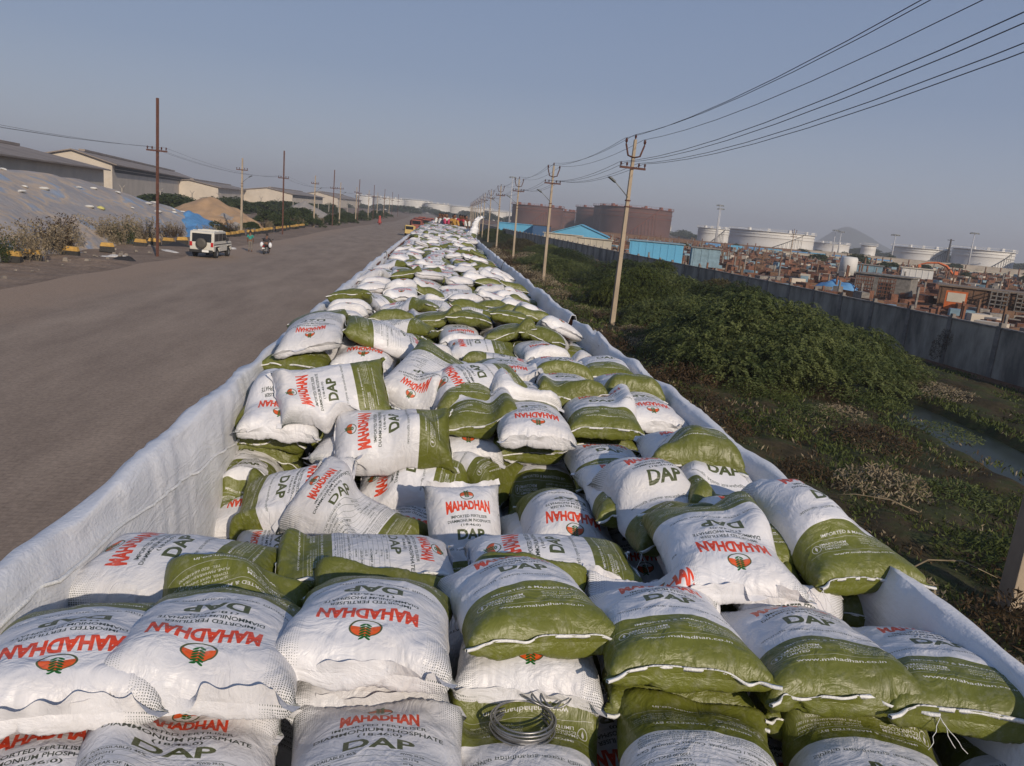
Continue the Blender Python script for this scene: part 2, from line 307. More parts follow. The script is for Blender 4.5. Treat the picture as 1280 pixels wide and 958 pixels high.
# ------------------------------------------------------------------ sack shapes: inflate a flat bag (position based cloth)
def sim_sacks(seed=3, K=5):
    r = np.random.default_rng(seed); P = None; S = slice
    def nz(shape, n):
        a = smooth1(r.standard_normal(shape), n); return a/(a.std()+1e-9)
    for li, (NU, NV, its) in enumerate([(20, 31, 240), (38, 60, 220), (74, 118, 110)]):
        u = np.linspace(-LW/2, LW/2, NU); v = np.linspace(-LL/2, LL/2, NV); hu = u[1]-u[0]; hv = v[1]-v[0]
        if P is None:
            P = np.zeros((K, 2, NU, NV, 3)); P[..., 0] = u[:, None]; P[..., 1] = v[None, :]
            b = (1-(2*u/LW)**2)[:, None]*(1-(2*v/LL)**2)[None, :]; P[:, 0, :, :, 2] = .08+.05*b; P[:, 1, :, :, 2] = .08-.05*b
        else:
            def up(A, n, ax):
                m = A.shape[ax]; t = np.linspace(0, m-1, n); i = np.minimum(t.astype(int), m-2); f = t-i
                sh = [1]*A.ndim; sh[ax] = n; f = f.reshape(sh); return np.take(A, i, ax)*(1-f)+np.take(A, i+1, ax)*f
            P = up(up(P, NU, 2), NV, 3)
            q = nz((K, 2, NU, NV), 3)*hu*[0, .16, .22][li]; q[:, :, [0, -1]] = 0; q[..., [0, -1]] = 0; P[..., 2] += q
        V = np.zeros_like(P)
        floor = nz((K, 1, NU, NV), 4+(NU//10)**2//2)*.006
        d = np.hypot(hu, hv); sets = []
        for o in (0, 1):
            na = (NU-o)//2; nb = (NV-o)//2
            sets.append(((S(o, o+2*na-1, 2), S(None)), (S(o+1, o+2*na, 2), S(None)), hu, 1.0))
            sets.append(((S(None), S(o, o+2*nb-1, 2)), (S(None), S(o+1, o+2*nb, 2)), hv, 1.0))
        for o in (0, 1):
            na = (NU-o)//2
            sets.append(((S(o, o+2*na-1, 2), S(0, NV-1)), (S(o+1, o+2*na, 2), S(1, NV)), d, .25))
            sets.append(((S(o, o+2*na-1, 2), S(1, NV)), (S(o+1, o+2*na, 2), S(0, NV-1)), d, .25))
        vt = .050; dt = .012
        for it in range(its):
            du = np.zeros_like(P); dv = np.zeros_like(P)
            du[:, :, 1:-1] = P[:, :, 2:]-P[:, :, :-2]; dv[:, :, :, 1:-1] = P[:, :, :, 2:]-P[:, :, :, :-2]
            N_ = np.cross(du, dv)/4; N_[:, 1] *= -1
            vol = (P*N_).sum((1, 2, 3, 4))/3
            zt = P[:, 0, :, :, 2].max((1, 2))[:, None, None, None]
            pr = np.clip((vt-vol)/vt*300, -10, 45)[:, None, None, None]+(zt-P[..., 2])*45
            acc = N_/(hu*hv)*pr[..., None]*[.25, .12, .06][li]; acc[..., 2] -= [1, .6, .3][li]
            acc[:, :, [0, -1]] = 0; acc[:, :, :, [0, -1]] = 0
            V = V*.93+acc*dt*.5; old = P.copy(); P = P+V*dt
            for rep in range([4, 6, 8][li]):
                for sa, sb, L0, k in sets:
                    A = P[(S(None), S(None))+sa]; B = P[(S(None), S(None))+sb]; D = B-A
                    l = np.sqrt((D*D).sum(-1, keepdims=True))+1e-9; e = (l-L0)/l
                    c = D*(np.where(e > 0, e, e*(.85 if k == 1 else .5))*.49*k); A += c; B -= c
                for idx in ((S(None), S(None), 0), (S(None), S(None), -1), (S(None), S(None), S(None), 0), (S(None), S(None), S(None), -1)):
                    P[idx] = P[idx].mean(1, keepdims=True)
            if it % 6 == 0:
                w = [.02, .01, .003][li]; Q = P.copy()
                Q[:, :, 1:-1, 1:-1] = P[:, :, 1:-1, 1:-1]*(1-w)+w*.25*(P[:, :, 2:, 1:-1]+P[:, :, :-2, 1:-1]+P[:, :, 1:-1, 2:]+P[:, :, 1:-1, :-2]); P = Q
            hit = P[..., 2] < floor; P[..., 2] = np.where(hit, floor, P[..., 2])
            for a in (0, 1): P[..., a] = np.where(hit, old[..., a]*.7+P[..., a]*.3, P[..., a])
            mid = (P[:, 0, ..., 2]+P[:, 1, ..., 2])/2; bad = P[:, 0, ..., 2] < P[:, 1, ..., 2]
            P[:, 0, ..., 2] = np.where(bad, mid, P[:, 0, ..., 2]); P[:, 1, ..., 2] = np.where(bad, mid, P[:, 1, ..., 2])
            V = np.clip((P-old)/dt, -1.5, 1.5)
    for rep in range(12):                       # tidy the four corners
        for cu in (slice(0, 5), slice(-5, None)):
            for cv in (slice(0, 5), slice(-5, None)):
                B = P[:, :, cu, cv]; Q = B.copy(); Q[:, :, 1:-1, 1:-1] = (B[:, :, 2:, 1:-1]+B[:, :, :-2, 1:-1]+B[:, :, 1:-1, 2:]+B[:, :, 1:-1, :-2])/4
                P[:, :, cu, cv] = Q
        P[:, :, 0] = P[:, :, 0].mean(1, keepdims=True); P[:, :, -1] = P[:, :, -1].mean(1, keepdims=True)
        P[:, :, :, 0] = P[:, :, :, 0].mean(1, keepdims=True); P[:, :, :, -1] = P[:, :, :, -1].mean(1, keepdims=True)
        for a, b, s in ((0, 1, 0), (-1, -2, 0)):
            pass
        for cu, cu1 in ((0, 1), (-1, -2)):
            for cv, cv1 in ((0, 1), (-1, -2)):
                P[:, :, cu, cv] = (P[:, :, cu, cv1]+P[:, :, cu1, cv])/2*1.0+(P[:, :, cu, cv1]-P[:, :, cu, 2 if cv == 0 else -3])*.35+(P[:, :, cu1, cv]-P[:, :, 2 if cu == 0 else -3, cv])*.35
                P[:, :, cu, cv] = P[:, :, cu, cv].mean(1, keepdims=True)
    return P
PROTO = sim_sacks()
PROTO[..., 0] *= .96; PROTO[..., 1] *= .86; PROTO[..., 2] *= 1.20
NU, NV = PROTO.shape[2:4]
ZMID = .088
PROTO[..., 2] -= ZMID
# gathers and soft dents on top of the simulated cloth
_u = np.linspace(0, 1, NU)[:, None]; _v = np.linspace(0, 1, NV)[None, :]
for k in range(PROTO.shape[0]):
    for s in (0, 1):
        ph = smooth1(rng.standard_normal((NU, 1)), 3, (0,))*2.2; ph2 = smooth1(rng.standard_normal((1, NV)), 4, (1,))*2.2
        g = np.exp(-(1-_v)/.075)*np.sin(_u*52+ph*3)*.0032+np.exp(-_v/.09)*np.sin(_u*40+ph*4)*.004
        g = g+np.exp(-np.minimum(_u, 1-_u)/.08)*np.sin(_v*60+ph2*4)*.0022
        d = smooth1(rng.standard_normal((NU, NV)), 60); d = d/d.std()*.0035; d2 = smooth1(rng.standard_normal((NU, NV)), 12); d2 = d2/d2.std()*.0012; rg = smooth1(rng.standard_normal((NU, NV)), 34); rg = -np.abs(rg/rg.std()); d = d+np.clip(rg+.9, 0, 1)*.0028
        edge = np.clip(np.minimum(np.minimum(_u, 1-_u)*14, np.minimum(_v, 1-_v)*20), 0, 1)
        PROTO[k, s, ..., 2] += (1 if s == 0 else -1)*(g+d+d2)*edge
def rot3(yaw, pitch, roll):
    return np.array(Matrix.Rotation(yaw, 3, 'Z') @ Matrix.Rotation(pitch, 3, 'X') @ Matrix.Rotation(roll, 3, 'Y'))
# height field of the load, 2 cm cells
HX0, HY0, HD = -1.9, .2, .02
HNX, HNY = 240, 1760
HF = np.full((HNX, HNY), 2.55, np.float32)
def curve(y): return .0002*np.maximum(y, 0)**2 if isinstance(y, np.ndarray) else .0002*max(y, 0)**2
def hf_at(x, y):
    i = np.clip(((x-HX0)/HD).astype(int), 0, HNX-1); j = np.clip(((y-HY0)/HD).astype(int), 0, HNY-1); return HF[i, j]
def splat(x, y, z):
    for ox in (0, .012):
        for oy in (0, .012):
            i = ((x+ox-HX0)/HD).astype(int); j = ((y+oy-HY0)/HD).astype(int); ok = (i >= 0) & (j >= 0) & (i < HNX) & (j < HNY)
            np.maximum.at(HF, (i[ok], j[ok]), z[ok])
def place(cx, cy, yaw, z=None, pitch=0., roll=0., k=0, flip=False, conform=.9, settle=80, sx=1.0, sy=1.0, sz=1.0, push=True):
    """returns world-space sheets (2,NU,NV,3) of a sack laid on what is already there"""
    P = PROTO[k].copy()
    if flip: P[..., 0] *= -1
    P[..., 0] *= sx; P[..., 1] *= sy; P[..., 2] *= sz
    # local y runs A -> B
    R = rot3(yaw-pi/2, pitch, roll)
    Wd = P.reshape(-1, 3) @ R.T; Wd = Wd.reshape(P.shape)
    Wd[..., 0] += cx; Wd[..., 1] += cy
    bot = Wd[1]
    h = hf_at(bot[..., 0], bot[..., 1])
    if z is None:
        tilt = 0
        c = bot[..., 2]
        # tilt to the plane below
        X = bot[..., 0].ravel()-cx; Y = bot[..., 1].ravel()-cy
        A = np.stack([X, Y, np.ones_like(X)], 1); co = np.linalg.lstsq(A, (h-c).ravel(), rcond=None)[0]
        gx, gy = np.clip(co[:2], -.35, .35)
        Wd[..., 2] += gx*(Wd[..., 0]-cx)+gy*(Wd[..., 1]-cy)
        bot = Wd[1]; pen = h-bot[..., 2]; Wd[..., 2] += np.percentile(pen[6:-6, 8:-8], settle)
    else: Wd[..., 2] += z
    bot = Wd[1]; pen = np.maximum(h-bot[..., 2], 0)*conform
    if push:
        pen = np.minimum(pen, .14)
        ps = smooth1(pen, 14); d = np.maximum(ps, smooth1(pen, 2)*.9)
        Wd[1, ..., 2] += d
        dt_ = smooth1(ps, 25)
        Wd[0, ..., 2] += dt_
        Wd[0, ..., 2] = np.maximum(Wd[0, ..., 2], Wd[1, ..., 2]+.002)
        e = (Wd[0]+Wd[1])/2
        for ix in ((0,), (-1,)):
            Wd[0, ix[0]] = Wd[1, ix[0]] = e[ix[0]]; Wd[0, :, ix[0]] = Wd[1, :, ix[0]] = e[:, ix[0]]
    # keep inside the wagon: squash against the liners
    xl, xr = -1.24+curve(cy), 1.93+curve(cy)
    top = Wd[0]; splat(top[..., 0].ravel(), top[..., 1].ravel(), top[..., 2].ravel())
    return Wd
def cidx(n, st):
    a = list(range(0, n, st))
    if a[-1] != n-1: a.append(n-1)
    return np.array(a)
def sheets_to_arrays(Wd, st, side, hemA=.030, hemB=.028, flip=False, seed=0):
    """one welded surface with hems; returns verts, faces, uvs(per loop)"""
    Wd = Wd.copy()
    for e, rng_ in ((0, range(0, 12)), (-1, range(0, 12))):        # draw the sewn ends straighter
        E0 = Wd[0][:, e]; D0 = smooth1(E0, 70, (0,)); D0[[0, -1]] = E0[[0, -1]]; D0 = (D0-E0)*.85
        for q_ in rng_:
            w0 = (1-q_/12)**2; Wd[0][:, q_ if e == 0 else -1-q_] += D0*w0; Wd[1][:, q_ if e == 0 else -1-q_] += D0*w0
    iu, iv = cidx(NU, st), cidx(NV, st)
    T_, B_ = Wd[0][np.ix_(iu, iv)], Wd[1][np.ix_(iu, iv)]
    nu, nv = len(iu), len(iv)
    U = iu/(NU-1); Vv = iv/(NV-1)
    if flip: U = 1-U
    verts = [T_.reshape(-1, 3)]; nT = nu*nv
    ib = np.full((nu, nv), -1); ib[1:-1, 1:-1] = np.arange((nu-2)*(nv-2)).reshape(nu-2, nv-2)+nT
    it = np.arange(nT).reshape(nu, nv)
    ib = np.where(ib < 0, it, ib)
    verts.append(B_[1:-1, 1:-1].reshape(-1, 3))
    n0 = nT+(nu-2)*(nv-2)
    def quads(ix): return np.stack([ix[:-1, :-1], ix[1:, :-1], ix[1:, 1:], ix[:-1, 1:]], -1).reshape(-1, 4)
    def uvq(pg, mirror):
        # reading direction: seen from above with A at the top, text runs towards -u
        tu = (1-U) if not mirror else U
        tu = np.clip(tu, .004, .996)*.5+.5*pg; tv = 1-np.clip(Vv, .003, .997)
        g = np.stack(np.broadcast_arrays(tu[:, None], tv[None, :]), -1)
        return np.stack([g[:-1, :-1], g[1:, :-1], g[1:, 1:], g[:-1, 1:]], -2).reshape(-1, 4, 2)
    pt, pb = (0, 1) if side == 'F' else (1, 0)
    F = [quads(it), quads(ib)[:, ::-1]]; UVs = [uvq(pt, False), uvq(pb, True)[:, ::-1]]
    # hems
    for e, w_ in ((0, hemA), (-1, hemB)):
        E = T_[:, e]; inn = (T_[:, 1 if e == 0 else -2]+B_[:, 1 if e == 0 else -2])/2
        dirv = E-inn; dirv /= np.linalg.norm(dirv, axis=1, keepdims=True)+1e-9
        dirv = smooth1(dirv, 6, (0,)); E = smooth1(E, max(2, 12//st), (0,)); E[[0, -1]] = T_[[0, -1], e]
        wob = np.sin(np.arange(nu)*2.1*st/3+seed)*(.22 if e == 0 else .04)+np.sin(np.arange(nu)*.7*st/3+seed*2)*(.35 if e == 0 else .08)
        O = E+dirv*w_; O[:, 2] += wob*w_*.35+(0.004 if e == 0 else .003)
        if e == -1: O[1:-1] = smooth1(O, max(3, 30//st), (0,))[1:-1]
        E2 = E-dirv*.004; E2[:, 2] += .0015; verts.append(E2); verts.append(O); a = np.arange(nu)+n0; io = a+nu; n0 += 2*nu
        q = np.stack([a[:-1], a[1:], io[1:], io[:-1]], -1)
        if e == 0: q = q[:, ::-1]
        F.append(q)
        tu = np.clip(1-U, .01, .99)*.5+.5*pt; tv = .985 if e == 0 else .015
        uvh = np.stack([np.stack([tu[:-1], np.full(nu-1, tv)], -1), np.stack([tu[1:], np.full(nu-1, tv)], -1), np.stack([tu[1:], np.full(nu-1, tv)], -1), np.stack([tu[:-1], np.full(nu-1, tv)], -1)], -2)
        UVs.append(uvh if e else uvh[:, ::-1])
        if e == -1: tape = (E+dirv*w_*.55, E+dirv*w_*1.15, O)
    return np.concatenate(verts), np.concatenate(F), np.concatenate(UVs), tape, T_[:, 0]
def tape_mesh(tape, th=.0025):
    a, b, o = tape; a = a.copy(); b = b.copy(); n = len(a); dz = np.array([0, 0, th+.002])
    b[:, 2] = o[:, 2]; a[:, 2] = a[:, 2]*.5+o[:, 2]*.5
    vs = np.concatenate([a+dz, b+dz, b-dz, a-dz]); i = np.arange(n)
    q = []
    for s in range(4):
        p0, p1 = i+s*n, i+((s+1) % 4)*n; q.append(np.stack([p0[:-1], p0[1:], p1[1:], p1[:-1]], -1))
    return vs, np.concatenate(q)
NS = 0
STUFFV = []
def make_sack(cx, cy, yaw, label, group=None, st=1, side='F', tape=True, tail=False, tie=False, **kw):
    global NS
    flip = rnd.random() < .5; k = NS % PROTO.shape[0]; NS += 1
    kw.setdefault('sx', rnd.uniform(.96, 1.04)); kw.setdefault('sy', rnd.uniform(.96, 1.03))
    Wd = place(cx, cy, yaw, k=k, flip=flip, **kw)
    ha, hb = rnd.uniform(.025, .05), rnd.uniform(.022, .032)
    if flip: Wd = Wd[:, ::-1]
    v, f, uv, tp, ea = sheets_to_arrays(Wd, st, side, ha, hb, flip=False, seed=NS)
    org = np.array([cx, cy, Wd[..., 2].min()])
    root = empty('fertiliser_sack', tuple(org), 0, label, 'sack', group)
    me = npmesh('sack_body', v-org, f, True, uv); link('sack_body', me, M_SACK, root)
    if tape:
        tv, tf = tape_mesh(tp); tm = link('stitched_tape', npmesh('stitched_tape', tv-org, tf, True), M_TAPE, root)
        if tail:
            e = tp[1][0 if tail == 1 else -1]-org; mb = MB()
            for q in range(3):
                pts = [Vector(e)]; dx = Vector((rnd.uniform(-1, 1)*.01, -.006, 0))
                for s in range(7): pts.append(pts[-1]+dx+Vector((rnd.uniform(-.006, .006), rnd.uniform(-.006, .006), -.011)))
                mb.tube(pts, .0011, 5)
            mb.obj('thread_tail', M_TAPE, root)
    return root
# ------------------------------------------------------------------ the load
xs = HX0+HD*np.arange(HNX)[:, None]; ys = HY0+HD*np.arange(HNY)[None, :]
HF[:] = 2.5
inside = (xs > -1.18+curve(ys)) & (xs < 1.86+curve(ys))
base = np.where(ys < 3.25, 3.16, np.where(ys < 4.6, np.where(xs > 1.0, 3.18, 2.72), np.where(ys < 5.7, 3.14, 3.30+.15*np.clip((ys-7.2)/1.5, 0, 1))))
base = np.where((ys > 4.5) & (ys < 5.7) & (xs < 0.5), 3.05, base)
base = base+np.where(ys > 5.7, .05*np.cos((xs-.34-curve(ys))*.9)+.05*np.sin(ys*.9+1.0), 0)
HF[:] = np.where(inside, smooth1(base.astype(np.float32), 3), 2.5)
BASE = HF.copy()
def far_sheets(cx, cy, z, yaw, pitch=0, roll=0, k=0):
    P = PROTO[k]; R = rot3(yaw-pi/2, pitch, roll); Wd = (P.reshape(-1, 3) @ R.T).reshape(P.shape); Wd += np.array([cx, cy, z]); return Wd
class Acc:
    def __init__(s): s.v = []; s.f = []; s.u = []; s.n = 0
    def add(s, v, f, uv): s.v.append(v); s.f.append(f+s.n); s.u.append(uv); s.n += len(v)
    def mesh(s, name): return npmesh(name, np.concatenate(s.v), np.concatenate(s.f), True, np.concatenate(s.u))
# hidden lower courses that show only through the gaps: one mass
acc = Acc(); y = .7
while y < 31:
    for i in range(7):
        x = -.93+i*.43; zb = BASE[min(int((x+curve(y)-HX0)/HD), HNX-1), min(int((y-HY0)/HD), HNY-1)]
        if zb < 2.6: continue
        W_ = far_sheets(x+curve(y)+rnd.uniform(-.03, .03), y+rnd.uniform(-.05, .05), zb-.085, rnd.choice((pi/2, -pi/2))+rnd.uniform(-.08, .08), rnd.uniform(-.04, .04), rnd.uniform(-.05, .05), rnd.randrange(5))
        v, f, uv, tp, ea = sheets_to_arrays(W_, 9 if y > 5.5 else 5, rnd.choice('FB')); acc.add(v, f, uv)
    y += .78
tag(link('sacks', acc.mesh('sacks'), M_SACK), 'mass of lower fertiliser sacks glimpsed in the gaps beneath the top layer', 'sacks', kind='stuff')
G_NEAR = 'printed fertiliser sacks heaped in the open wagon'
def sk(x, y, z, yaw, side, label, **kw): return make_sack(x, y, radians(yaw), label, G_NEAR, side=side, z=z, **kw)
def skAB(A, B, label, side='F', roll=0, **kw):
    A = np.array(A, float); B = np.array(B, float); d = B-A; c = (A+B)/2
    return make_sack(c[0], c[1], atan2(d[1], d[0]), label, G_NEAR, side=side, z=c[2], pitch=atan2(d[2], float(np.hypot(d[0], d[1]))), roll=radians(roll), **kw)
NEAR = [
(1.36,2.98,3.42,-97,'F','olive end of a sack tucked beneath the single logo sack by the right liner'),
 (1.78,3.02,3.42,-100,'F','olive sack squeezed under the big olive sack overhanging the right liner'),
 (0.90,5.84,2.95,-92,'F','half hidden sack at the far side of the pit'),
 (0.83,4.81,3.08,-90,'F','sack with red name and dark letters deep in the middle of the pit'),
 (0.75,3.84,3.18,-90,'F','sack just in front of the deepest printed sack in the middle pit'),
 (0.83,3.79,3.28,88,'F','curved sack printed upside down just beyond the sideways sack with vertical letters'),
 (1.45,5.72,3.30,-92,'F','sack hidden below the shingled column right of the pit'),
 (1.18,4.41,3.44,-92,'F','farthest white end of the three shingled sacks right of the pit'),
 (1.15,3.80,3.50,-90,'F','middle one of the three shingled sacks right of the pit'),
 (1.23,3.51,3.50,-82,'F','nearest of the three shingled sacks, olive end behind the logo sack'),
 (1.64,3.95,3.44,-95,'B','sack with dark letters between the shingled column and the right liner'),
 (1.81,3.69,3.50,-96,'F','sack with crumpled white corner touching the right liner, olive end toward camera'),
 (1.53,4.06,3.64,-98,'F','raised sack by the right liner with gathered white top and olive end'),
 (1.58,3.13,3.42,-88,'F','pale sack partly covered beside the right liner'),
 (-0.83,2.74,3.46,-8,'F','sideways sack against the left liner, name running upward, olive end right'),
 (-0.16,2.87,3.44,188,'B','sideways sack with printed table and olive end at left, tied white end'),
 (0.60,2.93,3.44,0,'F','sideways sack in the middle with vertical red name and olive end at right'),
 (1.26,2.84,3.60,86,'F','bright white sack with upside down logo resting near the right liner'),
 (1.78,2.96,3.60,-84,'F','olive ended sack overhanging the right liner with a thread tail'),
 (-0.58,2.26,3.44,92,'F','lower white sack showing an upside down logo below its crumpled neighbour'),
 (-0.09,2.33,3.44,91,'F','lower white sack in the gap under the centre left logo sack'),
 (0.43,2.42,3.44,84,'F','lower white sack with dotted corner beneath the big olive sack'),
 (0.91,2.37,3.42,-95,'F','lower olive sack with white stitching under two olive sacks'),
 (1.43,2.34,3.38,-100,'F','shaded lower olive sack in the gap at the right front'),
 (-0.82,1.60,3.40,-75,'F','bottom left corner sack with slanting red name'),
 (0.38,1.79,3.27,88,'F','dark olive sack under the wire coil at the bottom edge'),
 (1.37,1.73,3.34,78,'F','shaded sack at the bottom edge right of centre'),
 (1.91,1.72,3.30,70,'F','dark olive sack in the bottom right corner'),
 (-0.52,1.61,3.39,-82,'B','front sack with printed table at bottom left of the middle'),
 (-0.04,1.63,3.41,-88,'B','front sack with printed weight table at the bottom centre'),
 (0.84,1.70,3.38,80,'B','front sack with upside down table text left of the bottom right corner'),
 (-0.89,2.06,3.62,102,'F','left front sack with upside down red name touching the left liner'),
 (-0.54,2.14,3.62,92,'F','front sack second from the left with crumpled white end'),
 (-0.10,2.27,3.62,88,'F','front sack third from the left with clear upside down logo'),
 (0.40,2.46,3.62,-82,'F','olive end of the front sack in the centre, white tape rising rightward'),
 (1.78,2.14,3.55,-104,'F','printed sack with large dark letters at the right front corner'),
 (1.36,2.22,3.55,-94,'F','olive ended front sack second from the right corner'),
 (0.88,2.32,3.60,-94,'F','olive ended front sack right of centre with long white tape'),
 (0.72,5.00,3.42,-92,'F','olive end in the lower course right of the pit edge'),
 (0.72,5.06,3.26,92,'F','white end in the lowest course at the pit edge'),
 (0.36,5.25,3.40,-88,'F','olive end in the lower course at the middle of the pit edge'),
 (0.33,4.97,3.26,90,'F','small white end beneath the olive sacks at the pit edge'),
 (1.28,5.28,3.42,-92,'F','olive end under the olive sack behind the shingled column'),
 (0.16,5.18,3.12,88,'F','lowest white end left of the pit middle'),
 (1.76,5.28,3.60,92,'F','upside down logo sack touching the right liner beyond the raised sack'),
 (1.25,5.04,3.60,-94,'F','olive sack just left of the upside down logo sack by the right liner'),
 (0.73,4.75,3.60,90,'F','white logo sack at the edge of the pit beside two olive ends'),
 (0.39,5.03,3.56,-90,'F','olive end above the pit edge left of the white logo sack'),
 (0.70,5.33,3.62,95,'F','plain white end behind the pit edge'),
 (1.70,5.76,3.64,-92,'F','olive end nearest the right liner in the second olive pair'),
 (1.10,5.60,3.64,-92,'F','left olive end of the second olive pair'),
 (1.69,6.51,3.64,-94,'F','olive end by the right liner behind the olive pair'),
 (1.13,6.19,3.66,-92,'F','olive end left of the liner in the third row beyond the pit'),
 (0.67,5.96,3.66,92,'F','logo sack in the middle of the third row beyond the pit'),
]
SPECIAL = {
 'left': [
 dict(A=(-.62, 3.78, 2.86), B=(-.05, 3.75, 2.86), label='sack lying at the pit bottom under the tilted table-printed sack', side='F'),
 dict(A=(.35, 4.35, 2.84), B=(.30, 3.55, 2.84), label='sack on the pit floor beneath the standing logo sack', side='F'),
 dict(A=(-1.12, 5.22, 3.06), B=(-1.05, 4.5, 3.02), label='crumpled white sack end at the bottom of the left stack by the liner', side='F'),
 dict(A=(-.93, 5.60, 3.17), B=(-.95, 4.80, 3.17), label='lower olive course of the left stack against the liner', side='F'),
 dict(A=(-.45, 5.66, 3.14), B=(-.46, 4.86, 3.14), label='lower olive course next right of the liner stack, partly hidden', side='F'),
 dict(A=(-.92, 5.58, 3.34), B=(-.95, 4.78, 3.34), label='upper olive course of the left stack against the liner', side='F'),
 dict(A=(-.45, 5.64, 3.32), B=(-.46, 4.84, 3.32), label='upper olive course next right of the liner stack', side='F'),
 dict(A=(.05, 5.7, 3.30), B=(.0, 4.9, 3.28), label='olive end behind the long sideways sack at the pit edge', side='F'),
 dict(A=(-.99, 3.98, 2.93), B=(-.22, 4.03, 2.92), label='table-printed sack at the bottom left of the pit', side='B', roll=18),
 dict(A=(-1.0, 4.9, 2.98), B=(-1.02, 4.35, 2.98), label='small olive corner with white tape against the left liner', side='F', sx=.7, sy=.75),
 dict(A=(.30, 4.75, 3.03), B=(.42, 4.05, 2.90), label='white sack end in the shaded middle of the pit', side='F'),
 dict(A=(-.10, 4.05, 2.98), B=(.20, 4.75, 3.0), label='glossy white sack end left of the standing logo sack', side='F'),
 dict(A=(-.40, 4.62, 3.13), B=(.40, 4.50, 3.09), label='sideways sack with partial red name below the plain long sack', side='F', roll=28),
 dict(A=(.0, 5.0, 3.28), B=(.66, 4.55, 3.16), label='sack with white tape crossing its olive end above the standing sack', side='F', roll=22),
 dict(A=(-.66, 4.80, 3.32), B=(.14, 4.74, 3.30), label='long sideways sack showing a plain white side above the pit', side='F', roll=-6),
 dict(A=(-.32, 4.14, 3.32), B=(-1.05, 4.34, 3.02), label='sack sloping down left to the liner with wide white tape on olive', side='F', roll=-30),
 dict(A=(-.62, 4.16, 3.17), B=(.03, 3.88, 2.98), label='crumpled sack with table lines and olive corner sagging into the pit', side='B', roll=35),
 dict(A=(.27, 4.02, 3.40), B=(.34, 3.58, 2.90), label='standing sack facing the camera with upright red name in the pit', side='F', sx=.86, sy=.9),
 dict(A=(-.84, 4.60, 3.47), B=(-.90, 5.33, 3.49), label='white logo sack end on the two olive courses by the left liner', side='F', roll=4),
 dict(A=(.30, 5.55, 3.50), B=(.32, 4.95, 3.48), label='olive end beneath the heap crest left of centre', side='F'),
 dict(A=(-.52, 4.55, 3.44), B=(.24, 4.62, 3.47), label='sideways sack with red name partly covered, olive end right, above the pit', side='F', roll=38),
 dict(A=(-.90, 4.72, 3.58), B=(-.18, 4.88, 3.70), label='raised sideways sack with large logo and olive end pointing up right', side='F', roll=50),
 dict(A=(.05, 5.10, 3.52), B=(.72, 5.40, 3.58), label='white sack lying across the heap with olive end right of the raised pair', side='F', roll=20),
 dict(A=(-.10, 5.12, 3.55), B=(.18, 5.66, 3.78), label='leaning sack with table lines and olive corner sticking up', side='B', roll=30),
 dict(A=(-.80, 6.45, 3.66), B=(-.95, 5.72, 3.64), label='olive end sack touching the left liner behind the raised logo sack', side='F'),
 dict(A=(-.45, 5.72, 3.66), B=(-.42, 6.45, 3.66), label='small logo sack end behind the raised logo sack', side='F'),
 ]}
for s in SPECIAL['left'][:14]: skAB(tail=False, **s)
for i, (x, y, z, yaw, side, lab) in enumerate(NEAR):
    kw = {'sz': .9}
    if y > 3.35: x = min(x, 1.60); z -= .03; kw['sz'] = .90; kw['sy'] = rnd.uniform(.90, .96)
    if 'thread tail' in lab: kw['tail'] = 1
    kw['conform'] = .5 if lab.startswith('front') or 'front corner' in lab else .9
    if 'pit edge' in lab or 'course' in lab: kw['st'] = 2
    elif i % 3 == 0: kw['tail'] = rnd.choice((1, 2))
    if z >= 3.55 and y < 2.6:
        kw['pitch'] = radians(-10 if yaw > 0 else 10); kw['conform'] = .25; z -= .06; kw['sy'] = rnd.uniform(.80, .84); kw['sx'] = rnd.uniform(1.03, 1.08); y -= .055 if z > 3.5 else 0
    sk(x, y, z, yaw, side, lab, **kw)
for s in SPECIAL['left'][14:]: skAB(**s)
COUNT = len(NEAR)+len(SPECIAL['left'])
